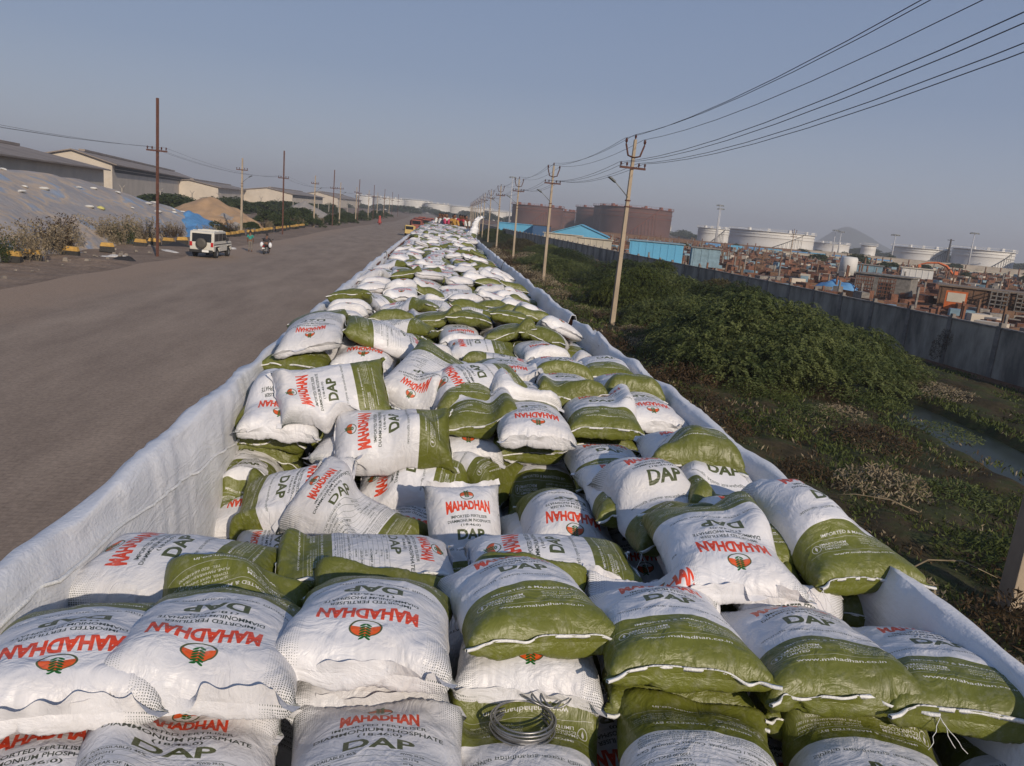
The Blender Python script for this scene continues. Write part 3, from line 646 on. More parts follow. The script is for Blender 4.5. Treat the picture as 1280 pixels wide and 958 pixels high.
# the rest of the load row by row
def side_word(x):
    f = (x+1.27)/3.23
    return 'against the left liner' if f < .16 else 'left of the middle' if f < .4 else 'in the middle' if f < .62 else 'right of the middle' if f < .85 else 'against the right liner'
y = 6.15; row = 0; used = {}
while COUNT < 300:
    row += 1; cross_row = (row % 3 == 1)
    cells = []
    x = -.88
    while x < 1.62:
        if x < .6 and rnd.random() < (.55 if cross_row else .22): cells.append((x+.18, 'X')); x += .80
        else: cells.append((x, 'L')); x += .46
    rnd.shuffle(cells)
    for x, t in cells:
        if y < 6.9 and x > .5: continue
        if COUNT >= 300: break
        yy = y+rnd.uniform(-.09, .09); xx = min(max(x+rnd.uniform(-.05, .05), -.86 if t == 'L' else -.70), 1.56)
        if t == 'L':
            nearB = rnd.random() < (.46 if x > .9 else .32); yaw = (-90 if nearB else 90)+rnd.gauss(0, 6); d = 'olive end toward camera' if nearB else 'white logo end toward camera'
        else:
            right = rnd.random() < .75; yaw = (0 if right else 180)+rnd.gauss(0, 13); d = 'sideways, olive end '+('right' if right else 'left')
        jolly = rnd.random() < (.16 if x < .8 else .03) and y > 6.6
        pitch = radians(rnd.uniform(8, 26)) if jolly else 0; roll = radians(rnd.uniform(-25, 25)) if jolly else 0
        if jolly: yaw += rnd.uniform(-40, 40); d = 'tossed askew on the heap'
        if y < 14: lab = 'sack %s, %s, %s row past pit' % (d, side_word(x), ['second', 'third', 'fourth', 'fifth', 'sixth', 'seventh', 'eighth', 'ninth', 'tenth', 'eleventh', 'twelfth', 'thirteenth', 'fourteenth', 'fifteenth', 'sixteenth', 'seventeenth', 'eighteenth', 'nineteenth', 'twentieth'][min(row, 18)]); grp = G_NEAR
        elif y < 20: lab = 'small sack %s, %s, before the flapping sheet' % (d, side_word(x)); grp = G_NEAR
        else: lab = 'distant small sack %s, %s' % (d, side_word(x)); grp = G_NEAR
        make_sack(xx+curve(yy), yy, radians(yaw), lab, grp, st=2 if y < 9.5 else 3 if y < 15 else 6, side=rnd.choice('FFB'), tape=y < 14, z=None, pitch=pitch, roll=roll, settle=76 if not jolly else 60, sz=.86)
        COUNT += 1
    y += .47 if y < 9 else .55 if y < 14 else .62
YEND = y
acc = Acc()
while y < 76:
    x = -.88
    while x < 1.62:
        cr = rnd.random() < .35; yaw = (rnd.choice((0, pi)) if cr else rnd.choice((-pi/2, pi/2)))+rnd.gauss(0, .18)
        W_ = far_sheets(x+(.17 if cr else 0)+curve(y), y+rnd.uniform(-.1, .1), 3.64+.06*sin(y*.7)+.05*cos((x-.3))+rnd.uniform(-.03, .05), yaw, rnd.gauss(0, .10), rnd.gauss(0, .12), rnd.randrange(5))
        v, f, uv, tp, ea = sheets_to_arrays(W_, 9 if y < 45 else 14, rnd.choice('FFB')); acc.add(v, f, uv)
        x += .74 if cr else .46
    y += .58
tag(link('sacks', acc.mesh('sacks'), M_SACK), 'far run of fertiliser sacks merging toward the seated workers', 'sacks', kind='stuff')
# coil of binding wire on the front sacks
M_WIRE = mat('galvanised_wire', (.27, .27, .27), .38, metal=.8, var=.2, scale=20)
co = empty('wire_coil', (.37, 2.00, 3.350), 0, 'coil of grey binding wire lying in the shade between the front sacks', 'wire coil')
mb = MB()
for k in range(11):
    r_ = .092+rnd.uniform(-.008, .008); zc = .004+.0075*(k % 8)+rnd.uniform(-.002, .002); tx, ty = rnd.uniform(-.04, .04), rnd.uniform(-.04, .04)
    mb.tube([(r_*cos(t), r_*sin(t)*.9, zc+r_*(cos(t)*tx+sin(t)*ty)) for t in np.linspace(0, 2*pi, 40)], .0032, 6, cap=False)
mb.obj('wire_loops', M_WIRE, co)
mb = MB()
for k in range(3):
    pts = [(.05+.03*k+.05*cos(t), .08+.05*sin(t), .075+.012*sin(2*t+k)) for t in np.linspace(0, 2*pi*.9, 20)]; mb.tube(pts, .003, 6)
mb.obj('loose_end', M_WIRE, co)
# ------------------------------------------------------------------ wagons, liner sheets, track
M_STEEL = mat('wagon_brown_steel', (.16, .065, .04), .75, var=.25, scale=2.5, bump=.25, bscale=30)
M_DARKST = mat('dark_bogie_steel', (.045, .04, .038), .6, metal=.4, var=.3, scale=6)
M_RUST = mat('rusty_rail_steel', (.13, .07, .045), .55, metal=.5, var=.3, scale=12)
def liner_material():
    m = mat('woven_white_liner', (.62, .63, .66), .45, col2=(.71, .72, .74), scale=1.6, bump=.2, bscale=60)
    n = m.node_tree; L = n.links; p = n.nodes['Principled BSDF']
    tc = n.nodes.new('ShaderNodeTexCoord'); mp = n.nodes.new('ShaderNodeMapping'); mp.inputs['Rotation'].default_value = (0, .5, .5); mp.inputs['Scale'].default_value = (3.0, .9, 5.0)
    w = n.nodes.new('ShaderNodeTexNoise'); w.inputs['Scale'].default_value = 2.2; w.inputs['Detail'].default_value = 5; w.inputs['Distortion'].default_value = 1.5
    L.new(tc.outputs['Object'], mp.inputs[0]); L.new(mp.outputs[0], w.inputs[0])
    s = n.nodes.new('ShaderNodeMath'); s.operation = 'SUBTRACT'; s.inputs[1].default_value = .5; a = n.nodes.new('ShaderNodeMath'); a.operation = 'ABSOLUTE'; L.new(w.outputs[0], s.inputs[0]); L.new(s.outputs[0], a.inputs[0])
    b = n.nodes.new('ShaderNodeBump'); b.inputs['Strength'].default_value = .38; b.inputs['Distance'].default_value = .035; L.new(a.outputs[0], b.inputs['Height'])
    old = p.inputs['Normal'].links[0].from_socket; L.new(old, b.inputs['Normal']); L.new(b.outputs[0], p.inputs['Normal'])
    return m
M_LINER = liner_material()
WLEN = 10.7; WSTART = -.55
def wagon():
    w = empty('open_wagon', (0, 0, 0), 0, 'brown open freight wagon under the sacks, its sides hidden by white liner', 'wagon', 'open wagons coupled in the train')
    L_ = 9.9
    mb = MB()
    for sx, x in ((-1, -1.225), (1, 1.915)):
        mb.box((x, L_/2, 2.43), (.06, L_, 2.30)); mb.box((x, L_/2, 3.55), (.062, L_, .05))
    mb.box((.345, .03, 2.29), (3.01, .06, 2.02)); mb.box((.345, L_-.03, 2.29), (3.01, .06, 2.02))
    mb.obj('side_wall', M_STEEL, w)
    mb = MB()
    for sx, x in ((-1, -1.262), (1, 1.952)):
        for k in range(10): mb.box((x, .25+k*(L_-.5)/9, 2.43), (.022, .12, 2.2))
    mb.obj('side_rib', M_STEEL, w)
    mb = MB(); mb.box((.345, L_/2, 1.24), (3.0, L_, .08)); mb.box((.345, L_/2, 1.05), (.5, L_+.3, .28)); mb.obj('underframe', M_STEEL, w)
    mb = MB()
    for yy in (-.22, L_+.22):
        mb.box((.345, yy, 1.05), (.26, .44, .26))
    mb.obj('coupler', M_DARKST, w)
    for yb in (1.7, L_-1.7):
        bg_ = MB()
        for x in (-.62, 1.31): bg_.box((x, yb, .80), (.14, 2.3, .22)); bg_.box((x, yb, .95), (.2, .7, .22))
        bg_.box((.345, yb, .88), (2.0, .4, .26)); b = bg_.obj('bogie', M_DARKST, w)
        for dy in (-1, 1):
            q = MB(); 
            for x in (-.49, 1.18): q.lathe([(.0, x-.07), (.42, x-.07), (.50, x-.055), (.46, x-.02), (.46, x+.07), (.0, x+.07)] if x < 0 else [(.0, x-.07), (.46, x-.07), (.46, x+.02), (.50, x+.055), (.42, x+.07), (.0, x+.07)], (0, yb+dy, .78), 24, axis='X')
            q.tube([(-.5, yb+dy, .78), (1.2, yb+dy, .78)], .08, 10); q.obj('wheelset', M_DARKST, b)
    return w
W0 = wagon(); W0.location = (0, WSTART, 0); W0['label'] = 'nearest open wagon, the one carrying the clear front row of sacks'
for k in range(1, 7):
    c = copy_tree(W0); yy = WSTART+k*WLEN; c.location = (curve(yy+5), yy, 0); c.rotation_euler = (0, 0, -atan2(.0004*(yy+5), 1))
    c['label'] = ['', 'second open wagon, under the first far rows of sacks', 'third open wagon of the train', 'fourth open wagon of the train', 'fifth open wagon of the train', 'sixth open wagon, just short of the workers', 'last open wagon, under the seated workers'][k]
def liner(side, y0, y1, label):
    n = int((y1-y0)/.04); ysl = np.linspace(y0, y1, n)
    r = np.random.default_rng(int(y0*7+side*3)+40)
    def wob(m, amp): a = smooth1(r.standard_normal((1, n)), m, (1,))[0]; return a/(a.std()+1e-9)*amp
    xo = -1.185 if side < 0 else 1.875
    sg = 1 if side < 0 else -1        # toward the inside
    prof = [(-.115, 2.75), (-.11, 2.95), (-.105, 3.2), (-.10, 3.42), (-.096, 3.57), (-.088, 3.630), (-.070, 3.648), (-.02, 3.656), (-.002, 3.648), (.012, 3.60), (.035, 3.52), (.045, 3.42), (.055, 3.30), (.062, 3.15), (.07, 3.0), (.075, 2.85), (.08, 2.6)]
    th = []
    fold = [wob(8, 1), wob(25, 1), wob(60, 1)]
    V_ = []
    ph = r.uniform(0, 9)
    for j, (dx, z) in enumerate(prof):
        t = j/(len(prof)-1)
        sh = int(j*5)
        f1 = np.roll(fold[0], sh); f2 = np.roll(fold[1], sh*2)
        amp = .006 if 4 <= j <= 8 else .010
        x = xo+curve(ysl)+sg*(dx)+f1*amp*.45+f2*amp*.8+np.sin(ysl*38+j*.8+fold[2]*3)*.0035*np.clip(fold[1]+.6, 0, 1.5)
        zz = z+fold[2]*.012+(np.roll(fold[1], -sh)*.008 if 3 < j < 10 else 0)
        if j == 0: zz = zz+f2*.05
        V_.append(np.stack([x, ysl, zz], -1))
    V_ = np.array(V_)
    m = len(prof)
    # thickness: second skin just beneath
    V2 = V_.copy(); V2[..., 2] -= .004; V2[..., 0] -= 0
    vs = V_.reshape(-1, 3); i = np.arange(m*n).reshape(m, n)
    f = np.stack([i[:-1, :-1], i[1:, :-1], i[1:, 1:], i[:-1, 1:]], -1).reshape(-1, 4)
    if side > 0: f = f[:, ::-1]
    root = empty('wagon_liner', (0, (y0+y1)/2, 0), 0, label, 'liner sheet', 'white liner sheets draped over the wagon sides')
    vs = vs-np.array([0, (y0+y1)/2, 0])
    o = link('liner_sheet', npmesh('liner_sheet', vs, f, True), M_LINER, root)
    s = o.modifiers.new('solid', 'SOLIDIFY'); s.thickness = .003
    if side < 0 and y0 < 1:
        # welted seam wandering along the inside
        mb = MB(); pts = []
        for yy in np.arange(y0+.3, min(y1, 5.2), .05):
            q = min(int((yy-y0)/(y1-y0)*n), n-1)
            zt = 3.55-.09*max(0, yy-2.2) if yy > 2.2 else 3.55
            zt = 3.56 if yy < 2.4 else 3.56-.10*(yy-2.4)
            jj = min(range(m), key=lambda a: abs(prof[a][1]-zt) if a > 8 else 9)
            a0 = V_[jj, q]; pts.append((a0[0]+.010, yy-(y0+y1)/2, zt+.004*sin(yy*9)))
        mb.tube(pts, .008, 6); mb.obj('liner_seam', M_TAPE, root)
    return root
liner(-1, -.5, 9.75, 'white liner sheet over the left side of the nearest wagon')
liner(1, -.5, 9.75, 'white liner sheet over the right side of the nearest wagon')
liner(-1, 9.9, 20.4, 'white liner sheet over the left side of the second wagon')
liner(1, 9.9, 20.4, 'white liner sheet over the right side of the second wagon')
liner(-1, 20.55, 52.5, 'white liner sheeting along the left side of the far wagons')
liner(1, 20.55, 52.5, 'white liner sheeting along the right side of the far wagons')
# flapping sheet that stands up above the far right edge
M_WHITE = mat('white_woven_sheet', (.72, .73, .75), .5, var=.06, scale=6, bump=.4, bscale=8)
mb_v = []; n, m = 26, 12
for i in range(n):
    t = i/(n-1)
    for j in range(m):
        a = 2*pi*j/m; r_ = (.40+.10*sin(t*5+1)) * (1 if j % 2 else .62) + rnd.uniform(-.07, .07)
        mb_v.append((r_*cos(a)+.75*t*t+.12*sin(6*t), .30*r_*sin(a), t*2.0+(.14 if j % 3 == 0 else 0)))
fl = [(i*m+j, i*m+(j+1) % m, (i+1)*m+(j+1) % m, (i+1)*m+j) for i in range(n-1) for j in range(m)]
o = link('loose_sheet', npmesh('loose_sheet', mb_v, fl, True), M_WHITE); o.location = (1.95+curve(45), 45.0, 3.5); o.rotation_euler = (0, .05, .2); o.scale = (.62, .62, .60)
tag(o, 'white loose sheet standing up in the wind beyond the right edge of the load', 'sheet')
# track under the train
M_BALLAST = mat('ballast_stone', (.15, .13, .12), .95, var=.45, scale=14, bump=.8, bscale=25)
M_CONC = mat('weathered_concrete', (.36, .33, .28), .9, var=.18, scale=5, bump=.3, bscale=50)
yy = np.linspace(-30, 420, 150)
pr_ = [(-3.4, .02), (-1.5, .22), (2.2, .22), (4.1, .02)]
vs = np.array([[x+float(curve(y)), y, z] for y in yy for x, z in pr_])
i = np.arange(len(vs)).reshape(len(yy), 4); f = np.stack([i[:-1, :-1], i[:-1, 1:], i[1:, 1:], i[1:, :-1]], -1).reshape(-1, 4)
tag(link('track_bed', npmesh('track_bed', vs, f), M_BALLAST), kind='structure')
for x in (-.49, 1.18):
    mb = MB(); pts = [(x+float(curve(y)), y, .27) for y in np.linspace(-30, 400, 80)]
    mb.tube([(p[0], p[1], p[2]-.02) for p in pts], .05, 6); tag(mb.obj('rail', M_RUST), kind='structure')
# ------------------------------------------------------------------ ground
def stream_x(y): return 15.6+.045*(y-18)+.25*np.sin(y*.35)
gx = np.unique(np.concatenate([np.linspace(-6000, -400, 12), np.linspace(-400, -40, 24), np.linspace(-40, 4, 60), np.linspace(4, 26, 150), np.linspace(26, 60, 40), np.linspace(60, 400, 24), np.linspace(400, 6000, 12)]))
gy = np.unique(np.concatenate([np.linspace(-300, -10, 16), np.linspace(-10, 50, 260), np.linspace(50, 150, 120), np.linspace(150, 500, 40), np.linspace(500, 7000, 20)]))
X, Y = np.meshgrid(gx, gy, indexing='ij')
gn = smooth1(rng.standard_normal(X.shape), 4); gn /= gn.std(); gn2 = smooth1(rng.standard_normal(X.shape), 1)
reg = np.clip((X-3.5)/2, 0, 1)*np.clip((23.5-X)/1.5, 0, 1)*np.clip((170-Y)/40, 0, 1)
Z = reg*(gn*.05+gn2*.015)
ds = np.abs(X-stream_x(Y)); dd = np.clip(1-(ds-.75)/1.1, 0, 1); dd = dd*dd*(3-2*dd)
Z = Z-dd*.55*np.clip((34-Y)/6, 0, 1)+reg*np.clip((X-17.6)/2, 0, 1)*.1
Z = Z+np.where((X < -18) & (X > -60), np.clip(gn, -1, 2)*.06, 0)
Z = Z+np.where(X > 26, gn*.05, 0)*np.clip((400-Y)/100, 0, 1)*np.clip((400-X)/100, 0, 1)
i = np.arange(X.size).reshape(X.shape); f = np.stack([i[:-1, :-1], i[1:, :-1], i[1:, 1:], i[:-1, 1:]], -1).reshape(-1, 4)
def ground_mat():
    m = bpy.data.materials.new('dusty_ground'); m.use_nodes = True; n = m.node_tree; L = n.links; p = n.nodes['Principled BSDF']; p.inputs['Roughness'].default_value = .95; p.inputs['Specular IOR Level'].default_value = .15
    g = n.nodes.new('ShaderNodeNewGeometry'); sx = n.nodes.new('ShaderNodeSeparateXYZ'); L.new(g.outputs['Position'], sx.inputs[0])
    def ramp(cols, pos):
        r = n.nodes.new('ShaderNodeValToRGB')
        while len(r.color_ramp.elements) < len(cols): r.color_ramp.elements.new(.5)
        for e, c, q in zip(r.color_ramp.elements, cols, pos): e.color = tuple(c)+(1,); e.position = q
        return r
    def noise(sc, det=7):
        t = n.nodes.new('ShaderNodeTexNoise'); t.inputs['Scale'].default_value = sc; t.inputs['Detail'].default_value = det; t.inputs['Roughness'].default_value = .68; L.new(g.outputs['Position'], t.inputs[0]); return t
    n1 = noise(.55); n2 = noise(6.0); 
    dust = ramp([(.19, .14, .105), (.27, .205, .155)], [.38, .62]); L.new(n1.outputs[0], dust.inputs[0])
    scr = ramp([(.030, .026, .013), (.060, .046, .024), (.045, .055, .020), (.075, .058, .034)], [.34, .46, .56, .68]); L.new(n1.outputs[0], scr.inputs[0])
    yard = ramp([(.10, .052, .030), (.19, .10, .058), (.15, .12, .09)], [.36, .5, .66]); n3 = noise(.22); L.new(n3.outputs[0], yard.inputs[0])
    def sw(val, a, b, c0, c1):
        mr = n.nodes.new('ShaderNodeMapRange'); mr.inputs['From Min'].default_value = a; mr.inputs['From Max'].default_value = b; L.new(val, mr.inputs[0])
        mx = n.nodes.new('ShaderNodeMixRGB'); L.new(mr.outputs[0], mx.inputs[0]); L.new(c0, mx.inputs[1]); L.new(c1, mx.inputs[2]); return mx.outputs[0]
    c = sw(sx.outputs[0], 3.2, 4.6, dust.outputs[0], scr.outputs[0]); c = sw(sx.outputs[0], 22.8, 23.6, c, yard.outputs[0])
    m2 = n.nodes.new('ShaderNodeMixRGB'); m2.blend_type = 'MULTIPLY'; m2.inputs[0].default_value = .6; r2 = ramp([(.55, .55, .55), (1.25, 1.25, 1.25)], [.35, .65]); L.new(n2.outputs[0], r2.inputs[0]); L.new(c, m2.inputs[1]); L.new(r2.outputs[0], m2.inputs[2])
    L.new(m2.outputs[0], p.inputs['Base Color'])
    b = n.nodes.new('ShaderNodeBump'); b.inputs['Strength'].default_value = .5; b.inputs['Distance'].default_value = .06; L.new(n2.outputs[0], b.inputs['Height']); L.new(b.outputs[0], p.inputs['Normal'])
    return m
tag(link('ground', npmesh('ground', np.stack([X, Y, Z], -1).reshape(-1, 3), f, True), ground_mat()), kind='structure')
# stream water
ys_ = np.linspace(-8, 34, 80); vs = np.concatenate([np.stack([stream_x(ys_)+s*2.0, ys_, np.full(80, -.33)], -1) for s in (-1, 1)]); a = np.arange(80)
f = np.stack([a[:-1], a[:-1]+80, a[1:]+80, a[1:]], -1)
M_WATER = mat('green_still_water', (.016, .022, .010), .28, var=.3, scale=1.5, bump=.05, bscale=20, spec=.22)
tag(link('stream_water', npmesh('stream_water', vs, f), M_WATER), kind='structure')
# road: worn grey-brown surface with a soft dusty verge
def road_mat():
    m = bpy.data.materials.new('worn_asphalt'); m.use_nodes = True; n = m.node_tree; L = n.links; p = n.nodes['Principled BSDF']; p.inputs['Roughness'].default_value = .9; p.inputs['Specular IOR Level'].default_value = .2
    g = n.nodes.new('ShaderNodeNewGeometry'); mp = n.nodes.new('ShaderNodeMapping'); mp.inputs['Scale'].default_value = (1, .22, 1); L.new(g.outputs['Position'], mp.inputs[0])
    def noise(sc, src, det=8, ro=.65):
        t = n.nodes.new('ShaderNodeTexNoise'); t.inputs['Scale'].default_value = sc; t.inputs['Detail'].default_value = det; t.inputs['Roughness'].default_value = ro; L.new(src, t.inputs[0]); return t
    a = noise(.7, mp.outputs[0]); b = noise(11, g.outputs['Position'], 9, .75); c = noise(.25, g.outputs['Position'])
    r = n.nodes.new('ShaderNodeValToRGB'); r.color_ramp.elements[0].position = .35; r.color_ramp.elements[1].position = .66; r.color_ramp.elements[0].color = (.245, .190, .148, 1); r.color_ramp.elements[1].color = (.340, .268, .208, 1); L.new(a.outputs[0], r.inputs[0])
    sx = n.nodes.new('ShaderNodeSeparateXYZ'); L.new(g.outputs['Position'], sx.inputs[0])
    ad = n.nodes.new('ShaderNodeMath'); ad.operation = 'MULTIPLY_ADD'; ad.inputs[1].default_value = 5.0; L.new(c.outputs[0], ad.inputs[0]); L.new(sx.outputs[0], ad.inputs[2])
    mr = n.nodes.new('ShaderNodeMapRange'); mr.inputs['From Min'].default_value = -10.2; mr.inputs['From Max'].default_value = -13.2; L.new(ad.outputs[0], mr.inputs[0])
    mx = n.nodes.new('ShaderNodeMixRGB'); L.new(mr.outputs[0], mx.inputs[0]); L.new(r.outputs[0], mx.inputs[1]); mx.inputs[2].default_value = (.33, .245, .180, 1)
    m2 = n.nodes.new('ShaderNodeMixRGB'); m2.blend_type = 'MULTIPLY'; m2.inputs[0].default_value = .75; r2 = n.nodes.new('ShaderNodeValToRGB'); r2.color_ramp.elements[0].position = .3; r2.color_ramp.elements[1].position = .7; r2.color_ramp.elements[0].color = (.6, .6, .6, 1); r2.color_ramp.elements[1].color = (1.3, 1.3, 1.3, 1)
    L.new(b.outputs[0], r2.inputs[0]); L.new(mx.outputs[0], m2.inputs[1]); L.new(r2.outputs[0], m2.inputs[2]); 
    bt = n.nodes.new('ShaderNodeTexBrick'); bt.inputs['Scale'].default_value = 1.0; bt.inputs['Brick Width'].default_value = .26; bt.inputs['Row Height'].default_value = .14; bt.inputs['Mortar Size'].default_value = .012
    bt.inputs['Color1'].default_value = (.92, .92, .92, 1); bt.inputs['Color2'].default_value = (1.06, 1.06, 1.06, 1); bt.inputs['Mortar'].default_value = (.70, .68, .66, 1); L.new(g.outputs['Position'], bt.inputs[0])
    m3 = n.nodes.new('ShaderNodeMixRGB'); m3.blend_type = 'MULTIPLY'; m3.inputs[0].default_value = .38; L.new(m2.outputs[0], m3.inputs[1]); L.new(bt.outputs[0], m3.inputs[2]); L.new(m3.outputs[0], p.inputs['Base Color'])
    bp = n.nodes.new('ShaderNodeBump'); bp.inputs['Strength'].default_value = .4; bp.inputs['Distance'].default_value = .02; L.new(b.outputs[0], bp.inputs['Height']); L.new(bp.outputs[0], p.inputs['Normal'])
    return m
yy = np.concatenate([np.linspace(-30, 60, 60), np.linspace(64, 700, 60)]); xsn = [-17.6, -14, -10, -6, -3.3]
wv = smooth1(rng.standard_normal((1, len(yy))), 2, (1,))[0]*.5
vs = np.array([[x+(wv[k] if j == 0 else 0)+min(float(curve(y))*.45, 6), y, .012+(.0 if j else -.0)] for k, y in enumerate(yy) for j, x in enumerate(xsn)])
i = np.arange(len(vs)).reshape(len(yy), 5); f = np.stack([i[:-1, :-1], i[:-1, 1:], i[1:, 1:], i[1:, :-1]], -1).reshape(-1, 4)
M_ROAD = road_mat(); tag(link('road', npmesh('road', vs, f), M_ROAD), kind='structure')
# ------------------------------------------------------------------ foliage tools
M_LEAF = leafmat('bush_leaf', (.055, .080, .024), (.155, .180, .062), 1.1)
M_LEAF_FAR = leafmat('far_bush_leaf', (.035, .055, .018), (.075, .095, .032), .6)
M_DRY = leafmat('dry_scrub_leaf', (.19, .145, .09), (.36, .30, .20), 1.5)
M_DRYDARK = leafmat('brown_scrub_leaf', (.045, .028, .014), (.10, .066, .034), 1.3)
M_WEED = leafmat('green_weed_leaf', (.040, .060, .014), (.10, .12, .030), .9)
M_OLIVEB = leafmat('brown_olive_leaf', (.055, .050, .022), (.12, .105, .050), 1.0)
M_BARK = mat('grey_brown_bark', (.10, .075, .05), .95, var=.3, scale=10, bump=.5)
def leaf_quads(P, D, L_, Wd, r):
    """P centres (n,3), D directions (n,3) unit, L_ length, Wd width -> rhombic leaves"""
    n = len(P); rv = r.standard_normal((n, 3)); s = np.cross(D, rv); s /= np.linalg.norm(s, axis=1, keepdims=True)+1e-9
    L_ = np.broadcast_to(np.asarray(L_), (n,))[:, None]; Wd = np.broadcast_to(np.asarray(Wd), (n,))[:, None]
    a = P-D*L_*.5; b = P+D*L_*.5; m = P+D*L_*.05
    V = np.stack([a, m+s*Wd*.5, b, m-s*Wd*.5], 1).reshape(-1, 3)
    F = np.arange(4*n).reshape(n, 4); return V, F
def spray_cloud(centres, radii, nspr, r, spray_len=.45, droop=.4, leaf=(.09, .035), per=14, flat=.7):
    """feathery drooping sprays around the clump centres"""
    Vs = []; tips = []
    n = len(centres)
    for c, R_, k in zip(centres, radii, nspr):
        d = r.standard_normal((k, 3)); d /= np.linalg.norm(d, axis=1, keepdims=True); d[:, 2] = np.abs(d[:, 2])*.9-.25*(r.random(k) < .3)
        rad = R_*(.35+.65*r.random(k)**.5)
        s = c+d*rad[:, None]*np.array([1, 1, flat])
        out = d+r.standard_normal((k, 3))*.45; out[:, 2] += .25; out /= np.linalg.norm(out, axis=1, keepdims=True)
        L_ = spray_len*(.6+.7*r.random(k))
        t = np.linspace(.05, 1, per)[None, :, None]
        p = s[:, None]+out[:, None]*L_[:, None, None]*t+np.array([0, 0, -1])*droop*L_[:, None, None]*t*t
        tang = out[:, None]+np.array([0, 0, -1])*droop*2*t; tang = tang/np.linalg.norm(tang, axis=2, keepdims=True)
        side = np.cross(tang, np.array([0, 0, 1.])+r.standard_normal((k, 1, 3))*.35); side /= np.linalg.norm(side, axis=2, keepdims=True)+1e-9
        for sg in (-1, 1):
            dd = tang*.55+side*sg; dd /= np.linalg.norm(dd, axis=2, keepdims=True)
            Vs.append((p+dd*leaf[0]*.45).reshape(-1, 3)); tips.append(dd.reshape(-1, 3))
    P = np.concatenate(Vs); D = np.concatenate(tips)
    sc = .7+.6*r.random(len(P)); return leaf_quads(P, D, leaf[0]*sc, leaf[1]*sc, r)
def bush_mesh(name, size, seed, nclump=26, spr=90, spray_len=.45, leaf=(.09, .035), per=12, droop=.5):
    r = np.random.default_rng(seed); sx, sy, sz = size
    c = []; R_ = []
    for k in range(nclump):
        a = r.uniform(0, 2*pi); q = sqrt(r.random()); h = (1-q*q)*.75+.1
        c.append((sx*.5*q*cos(a), sy*.5*q*sin(a), sz*(h*(.45+.55*r.random())))); R_.append(r.uniform(.13, .26)*min(sx, sy, sz*1.6))
    v, f = spray_cloud(np.array(c), R_, [int(spr*(.6+.8*r.random())) for _ in c], r, spray_len, droop, leaf, per)
    v[:, 2] = np.maximum(v[:, 2], .02)
    return npmesh(name, v, f), np.array(c)
def limbs(c, name, parent, r0=.07, seed=1, base=(0, 0, 0)):
    r = random.Random(seed); mb = MB()
    for p in c:
        p = Vector(p); b = Vector((base[0]+r.uniform(-.2, .2), base[1]+r.uniform(-.2, .2), -.05))
        mid = b.lerp(p, .5)+Vector((r.uniform(-.2, .2), r.uniform(-.2, .2), .15*p.z))
        q1 = b.lerp(mid, .5)+Vector((r.uniform(-.06, .06), r.uniform(-.06, .06), .05))
        mb.tube([b, q1, mid, p], [r0, r0*.75, r0*.5, r0*.15], 5)
    return mb.obj(name, M_BARK, parent)
# ------------------------------------------------------------------ left side: warehouses
M_ROOF = mat('weathered_sheet_roof', (.23, .19, .16), .8, var=.22, scale=.12, bump=.2, bscale=2)
M_WALLC = mat('cream_painted_wall', (.52, .46, .38), .9, var=.10, scale=.2)
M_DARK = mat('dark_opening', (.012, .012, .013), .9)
def warehouse(label, p0, p1, width, eave, ridge, gable_near=True, open_eave=False, wall=None, group='long warehouses on the left horizon'):
    """long shed, near-right eave corner p0 to far-right eave corner p1, extends to the left by width"""
    p0 = Vector((p0[0], p0[1], 0)); p1 = Vector((p1[0], p1[1], 0)); d = (p1-p0); L_ = d.length; a = atan2(d.y, d.x)-pi/2
    t = empty('warehouse', tuple(p0), a, label, 'warehouse', group)
    wm = wall or M_WALLC
    mb = MB(); mb.prism([(0, 0), (0, eave-.02), (-width/2, ridge-.05), (-width, eave-.02), (-width, 0)], 0, L_); mb.obj('wall', wm, t)
    rf = MB(); th = .25
    rf.prism([(1.2, eave-.35), (1.2, eave-.1), (-width/2, ridge+.25), (-width/2, ridge)], -1.0, L_+1)
    rf.prism([(-width/2, ridge), (-width/2, ridge+.25), (-width-1.2, eave-.1), (-width-1.2, eave-.35)], -1.0, L_+1)
    ro = rf.obj('roof', M_ROOF, t)
    mb = MB(); mb.box((-width/2, L_/2, ridge+.45), (1.4, L_*.9, .5)); mb.obj('ridge_vent', M_ROOF, ro)
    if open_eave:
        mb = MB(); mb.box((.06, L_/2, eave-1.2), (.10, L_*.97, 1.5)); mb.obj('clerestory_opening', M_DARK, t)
        mb = MB()
        mb.box((.14, L_/2, eave-1.2), (.10, L_*.97, .12)); mb.obj('eave_rail', wm, t)
    return t
warehouse('nearer long warehouse at far left with a brown roof over cream wall', (-56, 95), (-70, 178), 30, 7.0, 9.6)
warehouse('gabled warehouse whose pale triangular end rises behind the tarpaulin heap', (-76.7, 200), (-112, 390), 17, 8.6, 10.9, open_eave=True)
warehouse('distant low shed with a pale gable right of the gabled warehouse', (-86, 330), (-104, 470), 22, 5.9, 7.6)
warehouse('open sided distant shed behind the sand heap', (-74, 430), (-73, 540), 26, 6.2, 8.2, open_eave=True)
warehouse('farthest pale warehouse left of the vanishing road', (-70, 600), (-62, 700), 30, 7.0, 10.0)
